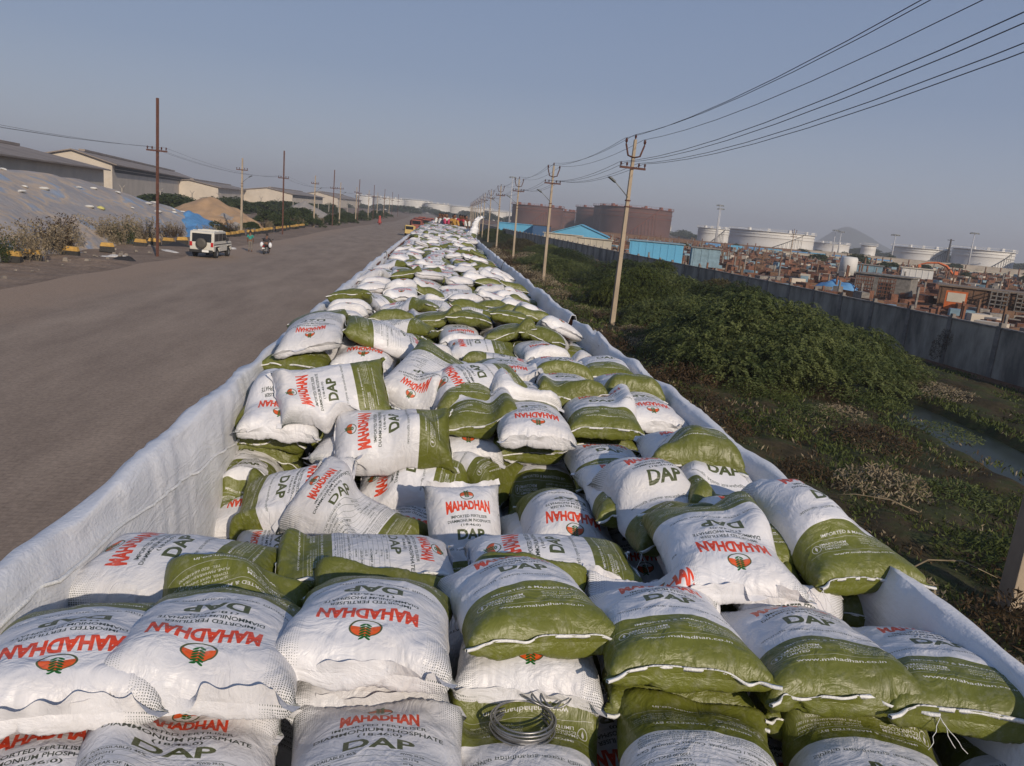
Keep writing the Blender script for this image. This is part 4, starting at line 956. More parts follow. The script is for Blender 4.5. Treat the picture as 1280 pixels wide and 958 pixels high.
# ------------------------------------------------------------------ tarpaulin covered heap
def heap(name, foot, height_fn, n=(90, 60)): ...
M_TARP = bpy.data.materials.new('grey_blue_tarpaulin'); M_TARP.use_nodes = True
def tarp_nodes(m):
    n = m.node_tree; L = n.links; p = n.nodes['Principled BSDF']; p.inputs['Roughness'].default_value = .7
    g = n.nodes.new('ShaderNodeTexCoord'); mp = n.nodes.new('ShaderNodeMapping'); mp.inputs['Scale'].default_value = (.05, .10, .25); L.new(g.outputs['Object'], mp.inputs[0])
    t = n.nodes.new('ShaderNodeTexNoise'); t.inputs['Scale'].default_value = 3; t.inputs['Detail'].default_value = 6; L.new(mp.outputs[0], t.inputs[0])
    r = n.nodes.new('ShaderNodeValToRGB'); L.new(t.outputs[0], r.inputs[0]); e = r.color_ramp.elements
    e[0].position = .32; e[0].color = (.36, .30, .25, 1); e[1].position = .75; e[1].color = (.26, .37, .52, 1)
    for q, c in ((.45, (.30, .285, .28, 1)), (.55, (.46, .36, .26, 1)), (.60, (.29, .31, .345, 1))): x = e.new(q); x.color = c
    sx = n.nodes.new('ShaderNodeSeparateXYZ'); L.new(g.outputs['Object'], sx.inputs[0])
    mr = n.nodes.new('ShaderNodeMapRange'); mr.inputs['From Min'].default_value = 25; mr.inputs['From Max'].default_value = 37; L.new(sx.outputs[1], mr.inputs[0])
    mx = n.nodes.new('ShaderNodeMixRGB'); L.new(mr.outputs[0], mx.inputs[0]); L.new(r.outputs[0], mx.inputs[1]); mx.inputs[2].default_value = (.22, .36, .53, 1)
    L.new(mx.outputs[0], p.inputs['Base Color'])
    b = n.nodes.new('ShaderNodeBump'); b.inputs['Strength'].default_value = .5; b.inputs['Distance'].default_value = .3; t2 = n.nodes.new('ShaderNodeTexNoise'); t2.inputs['Scale'].default_value = 1.3; t2.inputs['Detail'].default_value = 6; L.new(g.outputs['Object'], t2.inputs[0]); L.new(t2.outputs[0], b.inputs['Height']); L.new(b.outputs[0], p.inputs['Normal'])
tarp_nodes(M_TARP)
def mound(name, cx, cy, lx, ly, h, m, parent=None, seed=0, rot=0, power=1.0, n=70, rough=.12):
    r = np.random.default_rng(seed); a = np.linspace(-1, 1, n); X, Y = np.meshgrid(a, a, indexing='ij')
    d = np.sqrt(X**2+Y**2); q = np.clip(1-d, 0, 1)**power
    nz = smooth1(r.standard_normal((n, n)), 8); nz /= nz.std()
    Z = h*q+nz*rough*np.clip(q*6, 0, 1)
    x = X*lx; y = Y*ly; c, s = cos(rot), sin(rot)
    v = np.stack([x*c-y*s, x*s+y*c, Z-.05], -1).reshape(-1, 3); i = np.arange(n*n).reshape(n, n)
    f = np.stack([i[:-1, :-1], i[1:, :-1], i[1:, 1:], i[:-1, 1:]], -1).reshape(-1, 4)
    o = link(name, npmesh(name, v, f, True), m, parent)
    if parent is None: o.location = (cx, cy, 0)
    return o
# long ridge: base runs beside the barrier blocks, crest drops to a point near y = 102
hx, hy = -36.0, 66.0
th = empty('tarpaulin_heap', (hx, hy, 0), 0, 'long mound covered in grey and blue tarpaulin pinned down with small white bags', 'covered heap')
n1, n2 = 80, 150; s_ = np.linspace(-1, 1, n1); t_ = np.linspace(0, 1, n2)
r = np.random.default_rng(8); nz = smooth1(r.standard_normal((n1, n2)), 10); nz /= nz.std()
SS_, TT = np.meshgrid(s_, t_, indexing='ij'); yh = 22+TT*84
prof_h = 4.35*np.clip((106-yh)/26, 0, 1)**.8*np.clip((yh-18)/10, 0, 1)**.5+.35*np.sin(yh*.11)*np.clip((98-yh)/20, 0, 1)
base_r = -22.6-.055*np.clip(yh-50, 0, 100); halfw = 11.5*np.clip((108-yh)/30, .15, 1)
xh = (base_r-halfw)+SS_*halfw
zz = prof_h*np.clip(1.14-np.abs(SS_)**1.25*1.15, 0, 1)**.9+nz*.10
zz[0] = zz[-1] = -.05; zz[:, 0] = -.05; zz[:, -1] = -.05
v = np.stack([xh-hx, yh-hy, zz], -1).reshape(-1, 3); i = np.arange(n1*n2).reshape(n1, n2)
f = np.stack([i[:-1, :-1], i[1:, :-1], i[1:, 1:], i[:-1, 1:]], -1).reshape(-1, 4)
link('tarpaulin', npmesh('tarpaulin', v, f, True), M_TARP, th)
M_SANDBAG = mat('small_white_bag_cloth', (.62, .60, .55), .8, var=.12, scale=8, rnd_v=.12)
M_YBAG = mat('small_yellow_bag_cloth', (.55, .50, .16), .8, var=.12, scale=8)
def tiny_bag(seed):
    r = np.random.default_rng(seed); a = np.linspace(-1, 1, 7); X, Y = np.meshgrid(a, a, indexing='ij'); q = np.clip((1-X**4)*(1-Y**4), 0, 1)**.5
    up_ = .17*q+r.normal(0, .018, X.shape)*q; v = np.concatenate([np.stack([X*.28*(1+.15*Y*Y), Y*.42, up_], -1).reshape(-1, 3), np.stack([X*.28*(1+.15*Y*Y), Y*.42, -up_*.5], -1).reshape(-1, 3)])
    i = np.arange(49).reshape(7, 7); q1 = np.stack([i[:-1, :-1], i[1:, :-1], i[1:, 1:], i[:-1, 1:]], -1).reshape(-1, 4)
    return npmesh('small_bag', v, np.concatenate([q1, q1[:, ::-1]+49]), True)
bagm = [tiny_bag(k) for k in range(3)]
for b_ in bagm: b_.materials.append(M_SANDBAG)
yb_ = tiny_bag(9); yb_.materials.append(M_YBAG)
r = random.Random(4)
def heap_z(s, y):
    j = min(max(int((y-22)/84*(n2-1)), 0), n2-1); i_ = min(max(int((s+1)/2*(n1-1)), 0), n1-1); return xh[i_, j], zz[i_, j]
for k in range(46):
    if k < 22: yq = 34+k*3.0+r.uniform(-1, 1); sq = r.uniform(-.06, .08)
    else: yq = 34+(k-22)*2.6+r.uniform(-1, 1); sq = r.choice((.38, .42, .45, .62))+r.uniform(-.05, .05)
    x, z = heap_z(sq, yq); isy = k in (27, 31, 36)
    o = bpy.data.objects.new('small_bag', yb_ if isy else bagm[k % 3]); C.objects.link(o); o.location = (x, yq, z+.04); o.rotation_euler = (0, .2, r.uniform(0, 3)); s = r.uniform(.55, 1.0); o.scale = (s, s, s)
    tag(o, 'yellowish bag among the white ones pinning the tarpaulin slope' if isy else ('small white bag on the crest of the tarpaulin heap' if k < 22 else 'small white bag halfway down the tarpaulin slope'), 'bag', 'small bags weighing down the tarpaulin heap')
M_BLUE_T = mat('bright_blue_tarp', (.10, .27, .50), .6, var=.2, scale=.8, bump=.4, bscale=3)
o = mound('blue_tarpaulin', -27.6, 94, 4.2, 13, 2.3, M_BLUE_T, None, 5, .28, rough=.1); tag(o, 'bright blue tarpaulin strip trailing to the foot of the sand heap', 'tarpaulin')
M_SAND = mat('tan_sand', (.42, .27, .15), .95, var=.10, scale=.5, bump=.3, bscale=6)
M_GRIT = mat('grey_grit', (.30, .27, .24), .95, var=.12, scale=.5, bump=.3, bscale=6)
tag(mound('sand_heap', -32, 118, 8, 13, 3.9, M_SAND, None, 6, .2, .9), 'tan sand heap behind the blue tarpaulin', 'sand heap')
tag(mound('gravel_heap', -28.5, 112, 4.5, 6, 1.8, M_GRIT, None, 7), 'low grey heap at the right foot of the sand heap', 'gravel heap')
tag(mound('gravel_heap', -35, 222, 8, 12, 3.9, M_GRIT, None, 12, .1, .9), 'pale grey conical heap far along the left verge', 'gravel heap')
# ------------------------------------------------------------------ yellow and black barrier blocks
M_YEL = mat('faded_yellow_paint', (.42, .25, .06), .8, var=.25, scale=5, rnd_v=.15)
M_BLK = mat('dusty_black_paint', (.03, .028, .026), .85, var=.3, scale=5)
def block():
    t = empty('barrier_block', (0, 0, 0), 0, 'yellow topped black concrete barrier block', 'barrier block', 'yellow and black barrier blocks along the left verge')
    mb = MB(); mb.box((0, 0, .22), (1.05, .42, .44), taper=.96); mb.obj('black_base', M_BLK, t, bevel=.02)
    mb = MB(); mb.box((0, 0, .60), (1.02, .40, .33), taper=.80); mb.obj('yellow_top', M_YEL, t, bevel=.03)
    return t
B0 = block(); pos = [(-22.4, 44.7), (-22.2, 46.5), (-21.9, 50.6), (-21.9, 56.0), (-22.0, 62.5), (-21.7, 64.6), (-21.3, 66.8), (-21.0, 69.4)]
pos += [(-21.0+.01*k+rnd.uniform(-.2, .2), 84+k*2.3) for k in range(22)]
for k, (x, y) in enumerate(pos):
    b = B0 if k == 0 else copy_tree(B0); b.location = (x, y, 0); b.scale = (.9, .9, .82); b.rotation_euler = (rnd.uniform(-.05, .05), rnd.uniform(-.05, .05), radians(rnd.uniform(-16, 16)+(80 if k > 7 else 10)))
    b['label'] = 'yellow and black barrier block '+(['at the far left edge of the picture', 'second from the far left edge', 'before the dark cloth pile among dry weeds', 'just left of the dark cloth pile', 'left of the tall brown pole', 'beside the foot of the tall brown pole', 'right of the tall brown pole', 'nearest the left of the parked jeep'][k] if k < 8 else 'in the far row leading past the sand heap')
# ------------------------------------------------------------------ poles
M_POLEC = mat('cast_concrete_pole', (.36, .29, .21), .9, var=.14, scale=2.0, bump=.3, bscale=40, stretch=(1, 1, .4))
M_PRUST = mat('rust_brown_steel', (.085, .030, .018), .75, var=.3, scale=8)
M_INS = mat('brown_porcelain', (.07, .02, .012), .25)
M_LAMP = mat('grey_lamp_casting', (.22, .23, .22), .5, metal=.4)
def insulator(mb, x, y, z, s=1.0): mb.lathe([(.0, 0), (.02*s, 0), (.02*s, .05*s), (.055*s, .06*s), (.035*s, .10*s), (.06*s, .12*s), (.035*s, .17*s), (.045*s, .20*s), (.0, .22*s)], (x, y, z), 10)
def concrete_pole(h=9.1, lamp=True, vee=True, label='', group='', base=.24):
    t = empty('utility_pole', (0, 0, 0), 0, label, 'utility pole', group)
    mb = MB(); mb.box((0, 0, h/2-.25), (base, base*1.25, h+.5), taper=.55); mb.obj('pole_shaft', M_POLEC, t, bevel=.015)
    zc = h-1.35; ca = MB().box((0, -.13, zc), (1.30, .08, .10)).obj('cross_arm', M_PRUST, t)
    for x in (-.60, -.30, .30, .60): mb = MB(); insulator(mb, x, -.13, zc+.05); mb.obj('insulator', M_INS, ca)
    if vee:
        mb = MB(); mb.tube([(-.46, -.1, h-.25), (-.30, -.1, h-.78), (-.06, -.1, h-.85), (.06, -.1, h-.85), (.30, -.1, h-.78), (.46, -.1, h-.25)], .045, 6); va = mb.obj('forked_arm', M_PRUST, t)
        for s in (-1, 1): mb = MB(); insulator(mb, s*.46, -.1, h-.25, 1.3); mb.obj('insulator', M_INS, va)
        mb = MB(); insulator(mb, 0, 0, h, 1.1); mb.obj('insulator', M_INS, va)
    for z in (h-2.9, h-3.2): MB().box((0, 0, z), (.22, .27, .06)).obj('pole_band', M_PRUST, t)
    if lamp:
        mb = MB(); mb.tube([(-.06, -.12, h-2.75), (-.45, -.35, h-2.45), (-.85, -.55, h-2.15)], .022, 6); a = mb.obj('lamp_arm', M_LAMP, t)
        mb = MB(); mb.box((-1.08, -.66, h-2.01), (.55, .17, .10), rz=.5, ry=.42, taper=.7); mb.obj('lamp_head', M_LAMP, a, bevel=.02)
    return t
PR = [(8.6, 9.3), (9.48, 38.2), (9.3, 62), (9.5, 88), (9.7, 114), (10.3, 140)]+[(10.9+k*.9, 166+k*27) for k in range(8)]
rl = ['blurred concrete pole cut off by the right edge of the picture', 'nearest full height concrete pole right of the train, lamp arm to the left', 'second full concrete pole beyond the right edge of the load', 'third concrete pole right of the load', 'fourth concrete pole right of the load']+['one of the small distant concrete poles at the end of the right hand row']*9
p0 = concrete_pole(9.1, True, True, rl[0], 'concrete poles in a row right of the train')
RP = []
for k, (x, y) in enumerate(PR):
    p = p0 if k == 0 else copy_tree(p0); p.location = (x, y, -.05); p.rotation_euler = (radians(rnd.uniform(-.8, .8)), radians([0, .6, -.3][k] if k < 3 else rnd.uniform(-1, 1)), radians(rnd.uniform(-4, 4))); p['label'] = rl[k]; RP.append(Vector((x, y, -.05+(.5 if k == 0 else 0)))); p.scale = (1, 1, 1.055 if k == 0 else 1)
def steel_pole(h):
    t = empty('steel_pole', (0, 0, 0), 0, '', 'steel pole', 'tall brown steel poles along the left verge')
    mb = MB(); mb.box((0, -.07, h/2-.2), (.15, .015, h+.4)); mb.box((0, .07, h/2-.2), (.15, .015, h+.4)); mb.box((0, 0, h/2-.2), (.02, .13, h+.4)); mb.obj('pole_shaft', M_PRUST, t)
    mb = MB(); mb.box((0, -.13, h*.675), (1.35, .07, .10)); ca = mb.obj('cross_arm', M_PRUST, t)
    for x in (-.6, -.3, .3, .6): mb = MB(); insulator(mb, x, -.13, h*.675+.05); mb.obj('insulator', M_INS, ca)
    return t
s0 = steel_pole(10.4)
SPL = [(-18.6, 56), (-19.0, 104), (-18.6, 152), (-18.0, 196), (-17.5, 240), (-17, 285), (-16.5, 330), (-16, 375)]
for k, (x, y) in enumerate(SPL):
    p = s0 if k == 0 else copy_tree(s0); p.location = (x, y, 0); p.rotation_euler = (0, radians([.4, -.3, .2, .9, .1, 0, 0, 0][k]), 0); p['label'] = ['tallest brown steel pole, left of the parked jeep', 'second brown steel pole, beyond the sand heap', 'third brown steel pole along the left verge', 'fourth brown steel pole along the left verge'][k] if k < 4 else 'tiny distant brown steel pole near the end of the road'
LPL = [(-22.4, 96.4), (-20.3, 140), (-19.6, 172), (-19.3, 205), (-18.8, 238), (-18.4, 270), (-18, 300), (-17.6, 330)]
l0 = concrete_pole(8.7, True, False, '', 'concrete lamp poles along the left verge', .26)
for ch in l0.children:
    if ch.name.startswith('lamp_arm'): ch.scale = (-1, 1, 1)
for k, (x, y) in enumerate(LPL):
    p = l0 if k == 0 else copy_tree(l0); p.location = (x, y, 0); p['label'] = ['nearest concrete lamp pole on the left, in front of the sand heap', 'second concrete lamp pole on the left verge', 'third concrete lamp pole on the left verge'][k] if k < 3 else 'small distant concrete lamp pole on the left verge'
M_CABLE = mat('aluminium_wire', (.06, .06, .065), .6)
def wires(pts_fn, runs, name, label, group, rad=.012, sag=.35):
    root = None
    for j, off in enumerate(runs):
        mb = MB(); pts = []
        for a, b in zip(pts_fn[:-1], pts_fn[1:]):
            for t in np.linspace(0, 1, 9)[:-1]:
                q = a.lerp(b, float(t)); sg = sag*4*t*(1-t)*min(1.6, (b-a).length/27); pts.append((q.x+off[0], q.y+off[1], q.z+off[2]-sg))
        e = pts_fn[-1]; pts.append((e.x+off[0], e.y+off[1], e.z+off[2])); mb.tube(pts, rad, 5)
        o = mb.obj(name, M_CABLE); tag(o, label[j], 'wire', group)
back = Vector((7.9, -17, -.05))
wires([back]+RP[:12], [(0, 0, 9.3), (-.46, -.1, 9.1), (.46, -.1, 9.1), (-.6, -.13, 7.98), (-.3, -.13, 7.98), (.3, -.13, 7.98), (.6, -.13, 7.98)], 'overhead_wire',
      ['highest wire along the top of the right hand poles', 'wire on the left upright arm of the right hand poles', 'wire on the right upright arm of the right hand poles', 'outer left wire on the flat arm of the right hand poles', 'inner left wire on the flat arm of the right hand poles', 'inner right wire on the flat arm of the right hand poles', 'outer right wire on the flat arm of the right hand poles'], 'overhead wires right of the train', .010, .45)
SV = [Vector((-18.2, 8, 0))]+[Vector((x, y, 0)) for x, y in SPL]
wires(SV, [(-.6, -.13, 7.25), (-.3, -.13, 7.25), (.6, -.13, 7.25)], 'overhead_wire', ['thin left wire on the brown steel poles', 'thin middle wire on the brown steel poles', 'thin right wire on the brown steel poles'], 'thin wires on the brown steel poles', .007, .4)
# fence posts near the warehouses
M_POST = mat('pale_concrete_post', (.33, .30, .26), .9)
fp = MB(); fp.box((0, 0, 1.5), (.2, .2, 3.0)); fp.tube([(0, 0, 2.9), (.45, 0, 3.5)], .06, 5); fp.tube([(0, 0, 2.9), (-.45, 0, 3.5)], .06, 5)
f0 = fp.obj('fence_post', M_POST); tag(f0, 'pale concrete fence post with forked top behind the heaps', 'fence post', 'forked fence posts behind the heaps')
for k in range(16):
    o = f0 if k == 0 else f0.copy()
    if k: C.objects.link(o)
    o.location = (-58+k*1.7, 100+k*14, .6)
# ------------------------------------------------------------------ left vegetation
bmeshes = [bush_mesh('foliage', (5.0, 5.0, 2.6), 20+k, 22, 60, .5, (.20, .085), 7) for k in range(3)]
def put_bush(x, y, s, label, group, k=0, m=M_LEAF_FAR, meshes=bmeshes, limb=True, sz=None, cat='bush', name='bush'):
    t = empty(name, (x, y, -.02), rnd.uniform(0, 6.28), label, cat, group)
    me = meshes[k % len(meshes)][0]
    key = me.name+m.name
    o = bpy.data.objects.new('foliage', me); C.objects.link(o); o.parent = t
    if not me.materials: me.materials.append(m)
    o.material_slots[0].link = 'OBJECT'; o.material_slots[0].material = m
    o.scale = (s, s, s if sz is None else sz)
    if limb:
        l = limbs(meshes[k % len(meshes)][1][:8]*s, 'stem', t, .05*s, k)
    return t
G_BL = 'green bushes beyond the left verge'
kk = 0
for (x, y, s, sz) in [(-25, 128, 1.0, 1.1), (-22.5, 122, .7, .7), (-23.5, 136, .9, 1.0), (-20.5, 140, .75, .8), (-24, 150, 1.0, 1.2), (-20, 160, .7, .8), (-27, 166, 1.3, 1.2), (-20.5, 176, .8, .8), (-19.5, 190, .7, .7), (-22, 205, 1.0, 1.0), (-19.5, 222, .9, .8), (-21, 240, 1.0, 1.0), (-19, 262, 1.0, .9), (-20, 290, 1.2, 1.1), (-19, 320, 1.2, 1.0), (-24, 108, .5, .5), (-22.6, 90, .45, .35), (-24.5, 92, .6, .5)]:
    put_bush(x, y, s, 'green roadside bush '+('beside the sand heap' if y < 110 else 'right of the sand heap near the verge' if y < 145 else 'far along the left verge'), G_BL, kk, sz=sz); kk += 1
# tree belt behind the heaps: separate crowns
for k in range(34):
    y = 112+k*7.5; x = -50-.02*k+rnd.uniform(-6, 6)+.02*y; s = rnd.uniform(1.0, 1.6)
    put_bush(x, y, s*1.2, 'dark scrubby tree in the belt between the heaps and the warehouses', 'scrub trees in front of the warehouses', k, sz=s*.85, limb=False)
for (x, y, s) in [(-62, 100, 2.1), (-70, 104, 1.9), (-53, 110, 1.2)]:
    put_bush(x, y, s, 'dark rounded tree rising over the tarpaulin crest '+('at the left edge' if x < -65 else 'before the nearer warehouse' if x < -60 else 'left of the gabled warehouse'), 'dark trees behind the tarpaulin heap', 1, m=M_LEAF, sz=s*1.0, cat='tree', name='tree')
# dry weeds in front of the tarpaulin heap
def weed_mesh(name, h, spread, seed, nst=40, leafy=9, leaf=(.07, .04)):
    r = np.random.default_rng(seed); P = []; D = []; SV_ = []; 
    stems = MB()
    for k in range(nst):
        a = r.uniform(0, 2*pi); b = np.array([r.uniform(-spread, spread)*.5, r.uniform(-spread, spread)*.5, 0]); H = h*r.uniform(.5, 1.05)
        tip = b+np.array([cos(a)*H*.3, sin(a)*H*.3, H]); mid = (b+tip)/2+r.normal(0, .05, 3)
        stems.tube([b, mid, tip], [.008, .006, .003], 3, smooth=False, cap=False)
        for q in np.linspace(.25, 1, leafy):
            for _ in range(2):
                p = b+(tip-b)*q+r.normal(0, .07, 3); d = r.normal(0, 1, 3); P.append(p); D.append(d/np.linalg.norm(d))
    v, f = leaf_quads(np.array(P), np.array(D), leaf[0]*(.6+.8*r.random(len(P))), leaf[1], r)
    return npmesh(name, v, f), stems
weeds = []
for k in range(4):
    me, st = weed_mesh('dry_leaves', 1.7, 1.6, 60+k, 46, 12, (.11, .07)); so = st.obj('stem', M_DRY); sm = so.data; bpy.data.objects.remove(so); weeds.append((me, sm))
def put_weed(x, y, s, m, label, group, k, z=0, cat='weeds'):
    t = empty('dry_weed', (x, y, z), rnd.uniform(0, 6.28), label, cat, group)
    me, sm = weeds[k % 4]
    for nm, d_ in (('leaves', me), ('stem', sm)):
        o = bpy.data.objects.new(nm, d_); C.objects.link(o); o.parent = t
        if not d_.materials: d_.materials.append(m)
        o.material_slots[0].link = 'OBJECT'; o.material_slots[0].material = m; o.scale = (s, s, s)
    return t
r = random.Random(9)
for k in range(36):
    y = r.uniform(38, 70); x = -22.9-r.uniform(-.9, 2.6)-.02*(y-40)
    if 58 < y < 72 and x > -23: x -= 1.2
    m = M_DRY if r.random() < .62 else (M_DRYDARK if r.random() < .6 else M_LEAF_FAR)
    put_weed(x, y, r.choice((.5, .7, .85, 1.0, 1.25)), m, {'dry_scrub_leaf': 'pale dry weed clump in front of the tarpaulin heap', 'brown_scrub_leaf': 'dark brown weed clump in front of the tarpaulin heap', 'far_bush_leaf': 'small green shrub among the dry weeds before the tarpaulin heap'}[m.name], 'weed clumps in front of the tarpaulin heap', k)
for k in range(22):
    y = r.uniform(74, 190); x = -21-r.uniform(.3, 3.4)
    put_weed(x, y, r.uniform(.5, 1.0), M_DRY if r.random() < .6 else M_DRYDARK, 'dry roadside weed clump beyond the jeep', 'dry weed clumps along the far left verge', k)
# litter and rubble on the verge
M_CLOTHD = mat('dark_cloth', (.015, .015, .018), .9, var=.3, scale=5); M_LIT = mat('pale_litter', (.55, .53, .50), .8, var=.2, scale=6)
M_TEAL = mat('teal_cloth', (.03, .22, .20), .85, var=.2, scale=4); M_RUB = mat('rubble_grey', (.22, .19, .16), .95, var=.3, scale=5, rnd_v=.2)
def crumple(name, x, y, sx, sy, sz, m, label, cat, seed, group=None):
    o = mound(name, x, y, sx, sy, sz, m, None, seed, rnd.uniform(0, 3), .5, 16, sz*.3); tag(o, label, cat, group); return o
def lay(px, py): return px, py
crumple('cloth_pile', -18.8, 50.5, .9, .6, .35, M_CLOTHD, 'dark crumpled cloth on the road edge left of the tall pole', 'cloth', 1)
crumple('plastic_sheet', -19.5, 60.8, 1.3, .6, .14, M_LIT, 'white flat sheet lying between the tall pole and the jeep', 'plastic sheet', 2)
crumple('plastic_sheet', -20.4, 53.5, .9, .35, .10, M_LIT, 'thin white strip lying left of the dark cloth', 'plastic sheet', 3)
crumple('cloth_pile', -17.9, 69.5, 1.6, .9, .28, M_TEAL, 'teal cloth heap on the ground right of the standing person', 'cloth', 4)
crumple('cloth_pile', -16.9, 68.6, .9, .5, .22, M_LIT, 'white cloth beside the teal heap', 'cloth', 5)
crumple('cloth_pile', -20.7, 65.8, 1.7, .7, .3, M_CLOTHD, 'dark cloth heap behind the barrier blocks left of the jeep', 'cloth', 6)
crumple('plastic_bag', -7.2, 12.2, .16, .10, .05, M_LIT, 'scrap of white plastic lying alone on the road near the left liner', 'plastic scrap', 7)
r = random.Random(3)
rbm = []
for k in range(3):
    mb = MB(); mb.box((0, 0, .5), (1, .8, .9), rz=r.random(), rx=.3*r.random(), taper=.7); o = mb.obj('rubble_stone', M_RUB, bevel=.12); rbm.append(o.data)
    if k: bpy.data.objects.remove(o)
    else: o.location = (-20.8, 47.3, 0); o.scale = (.3, .3, .25); tag(o, 'loose rubble stone on the left verge', 'stone', 'loose rubble stones along the left verge')
for k in range(60):
    o = bpy.data.objects.new('rubble_stone', rbm[k % 3]); C.objects.link(o); y = r.uniform(36, 75); s = r.uniform(.06, .28)
    o.location = (-20.6+r.gauss(0, .8), y, -.02); o.scale = (s, s*1.2, s*.7); o.rotation_euler = (0, 0, r.uniform(0, 6)); tag(o, 'loose rubble stone on the left verge', 'stone', 'loose rubble stones along the left verge')
# ------------------------------------------------------------------ right side: verge vegetation
bigb = [bush_mesh('foliage', (6.0, 6.0, 3.0), 70+k, 42, 130, .62, (.085, .030), 15, .75) for k in range(2)]
G_RB = 'feathery green bushes on the right verge'
def rbush(x, y, sx, sz, label, k, m=M_LEAF):
    t = put_bush(x, y, sx, label, G_RB, k, m, bigb, True, sz); return t
rbush(12.7, 27.0, 1.18, 1.12, 'largest feathery green bush, right of the nearest full concrete pole', 0)
rbush(16.3, 28.8, .88, .80, 'right hand shoulder of the largest bush, leaning over the stream', 1)
rbush(12.4, 31.0, .80, .85, 'bush joined to the back of the largest bush', 1)
rbush(18.6, 32.5, .62, .55, 'low bush between the largest bush and the boundary wall', 0)
for k, (x, y, s, z) in enumerate([(13.2, 38.5, .8, .62), (17.0, 42, .85, .62), (12.6, 46, .75, .55), (16.2, 51, .95, .68), (19.6, 50, .7, .5), (12.2, 56, .8, .55), (16.0, 61, 1.0, .62), (19.0, 64, .7, .5), (12.6, 69, .85, .5), (16.2, 74, .95, .55), (12.4, 82, .8, .5), (15.8, 88, .95, .5), (13, 97, .9, .5), (16, 106, .9, .5), (13.2, 116, .9, .45), (15.4, 130, .9, .45), (13.4, 146, .9, .45), (14.0, 168, .9, .45)]):
    if k in (5, 9, 12): continue
    rbush(x, y, s*1.12, z*1.45*(.75+.5*((k*7)%5)/4), 'green bush '+('right of the nearest full concrete pole, against the wall' if y < 52 and x > 15 else 'just right of the nearest full concrete pole' if y < 52 else 'in the dense belt between the poles and the far wall'), k, (M_LEAF, M_LEAF_FAR, M_WEED, M_LEAF, M_OLIVEB)[k % 5])
# scrub: many low weeds, individual clumps
r = random.Random(21)
sc_me = []
for k in range(5):
    q = np.random.default_rng(200+k); n = 900
    a = q.uniform(0, 2*pi, n); rr = .75*np.sqrt(q.random(n)); h = q.uniform(.02, 1, n)*(1-.6*(rr/.75)**2)
    P = np.stack([rr*np.cos(a), rr*np.sin(a), h*.62], -1); D = q.standard_normal((n, 3)); D[:, 2] = np.abs(D[:, 2])+.3; D /= np.linalg.norm(D, axis=1, keepdims=True)
    v, f = leaf_quads(P, D, .11*(.5+q.random(n)), .026, q); sc_me.append(npmesh('leaves', v, f))
cnt = 0
for k in range(420):
    y = 4+r.random()**1.6*100; x = r.uniform(3.6, 21.5-.02*y)
    if abs(x-float(stream_x(y))) < 1.25 and y < 33: continue
    if cnt >= 285: break
    brown = r.random() < (.85 if x < 9 else .5)
    m = (M_DRYDARK if r.random() < .65 else M_DRY) if brown else (M_WEED if r.random() < .6 else M_LEAF)
    lab = {'brown_scrub_leaf': 'dark brown dried scrub clump', 'dry_scrub_leaf': 'pale dried scrub clump', 'green_weed_leaf': 'yellow green weed clump', 'bush_leaf': 'deep green weed clump'}[m.name]
    o = bpy.data.objects.new('scrub_clump', sc_me[k % 5]); C.objects.link(o)
    if not o.data.materials: o.data.materials.append(m)
    o.material_slots[0].link = 'OBJECT'; o.material_slots[0].material = m
    s = r.uniform(.6, 1.35)*(1+y*.012); o.location = (x, y, -.05); o.rotation_euler = (0, 0, r.uniform(0, 6)); o.scale = (s, s, s*r.uniform(.55, 1.1)*(.6 if x > 10 else .8))
    tag(o, lab+(' in the strip beside the wagon' if x < 8 else ' between the pole row and the stream' if x < 14.5 else ' on the bank below the boundary wall'), 'scrub', 'scrub clumps covering the right verge'); cnt += 1
# ground cover of short blades
q = np.random.default_rng(31); n = 150000
y = 3+q.random(n)**1.7*75; x = q.uniform(3.4, 23.4, n)
dens = smooth1(q.standard_normal((120, 260)), 5); dens = dens/dens.std()
dd_ = dens[np.clip(((x-3)/.18).astype(int), 0, 119), np.clip((y/.3).astype(int), 0, 259)]
keep = (dd_+q.normal(0, .5, n) > -.35) & (np.abs(x-stream_x(y)) > .95); x = x[keep]; y = y[keep]; dd_ = dd_[keep]; n = len(x)
D = q.standard_normal((n, 3))*.7; D[:, 2] = 1; D /= np.linalg.norm(D, axis=1, keepdims=True)
sz_ = (.05+.05*q.random(n))*(1+y*.035)
v, f = leaf_quads(np.stack([x, y, sz_*.3-.01-.0*x], -1), D, sz_*1.2, sz_*.28, q)
kind = np.where(dd_+q.normal(0, .35, n)+(x-10)*.10 > .15, 0, np.where(q.random(n) < .6, 1, 2)); kind = np.where((kind == 0) & (q.random(n) < .3), 3, kind)
me = npmesh('ground_cover', v, f, mats=kind)
for m in (M_WEED, M_DRYDARK, M_DRY, M_LEAF): me.materials.append(m)
tag(link('ground_cover', me), 'patchy short weeds and dry grass on the right verge', 'ground cover', kind='stuff')
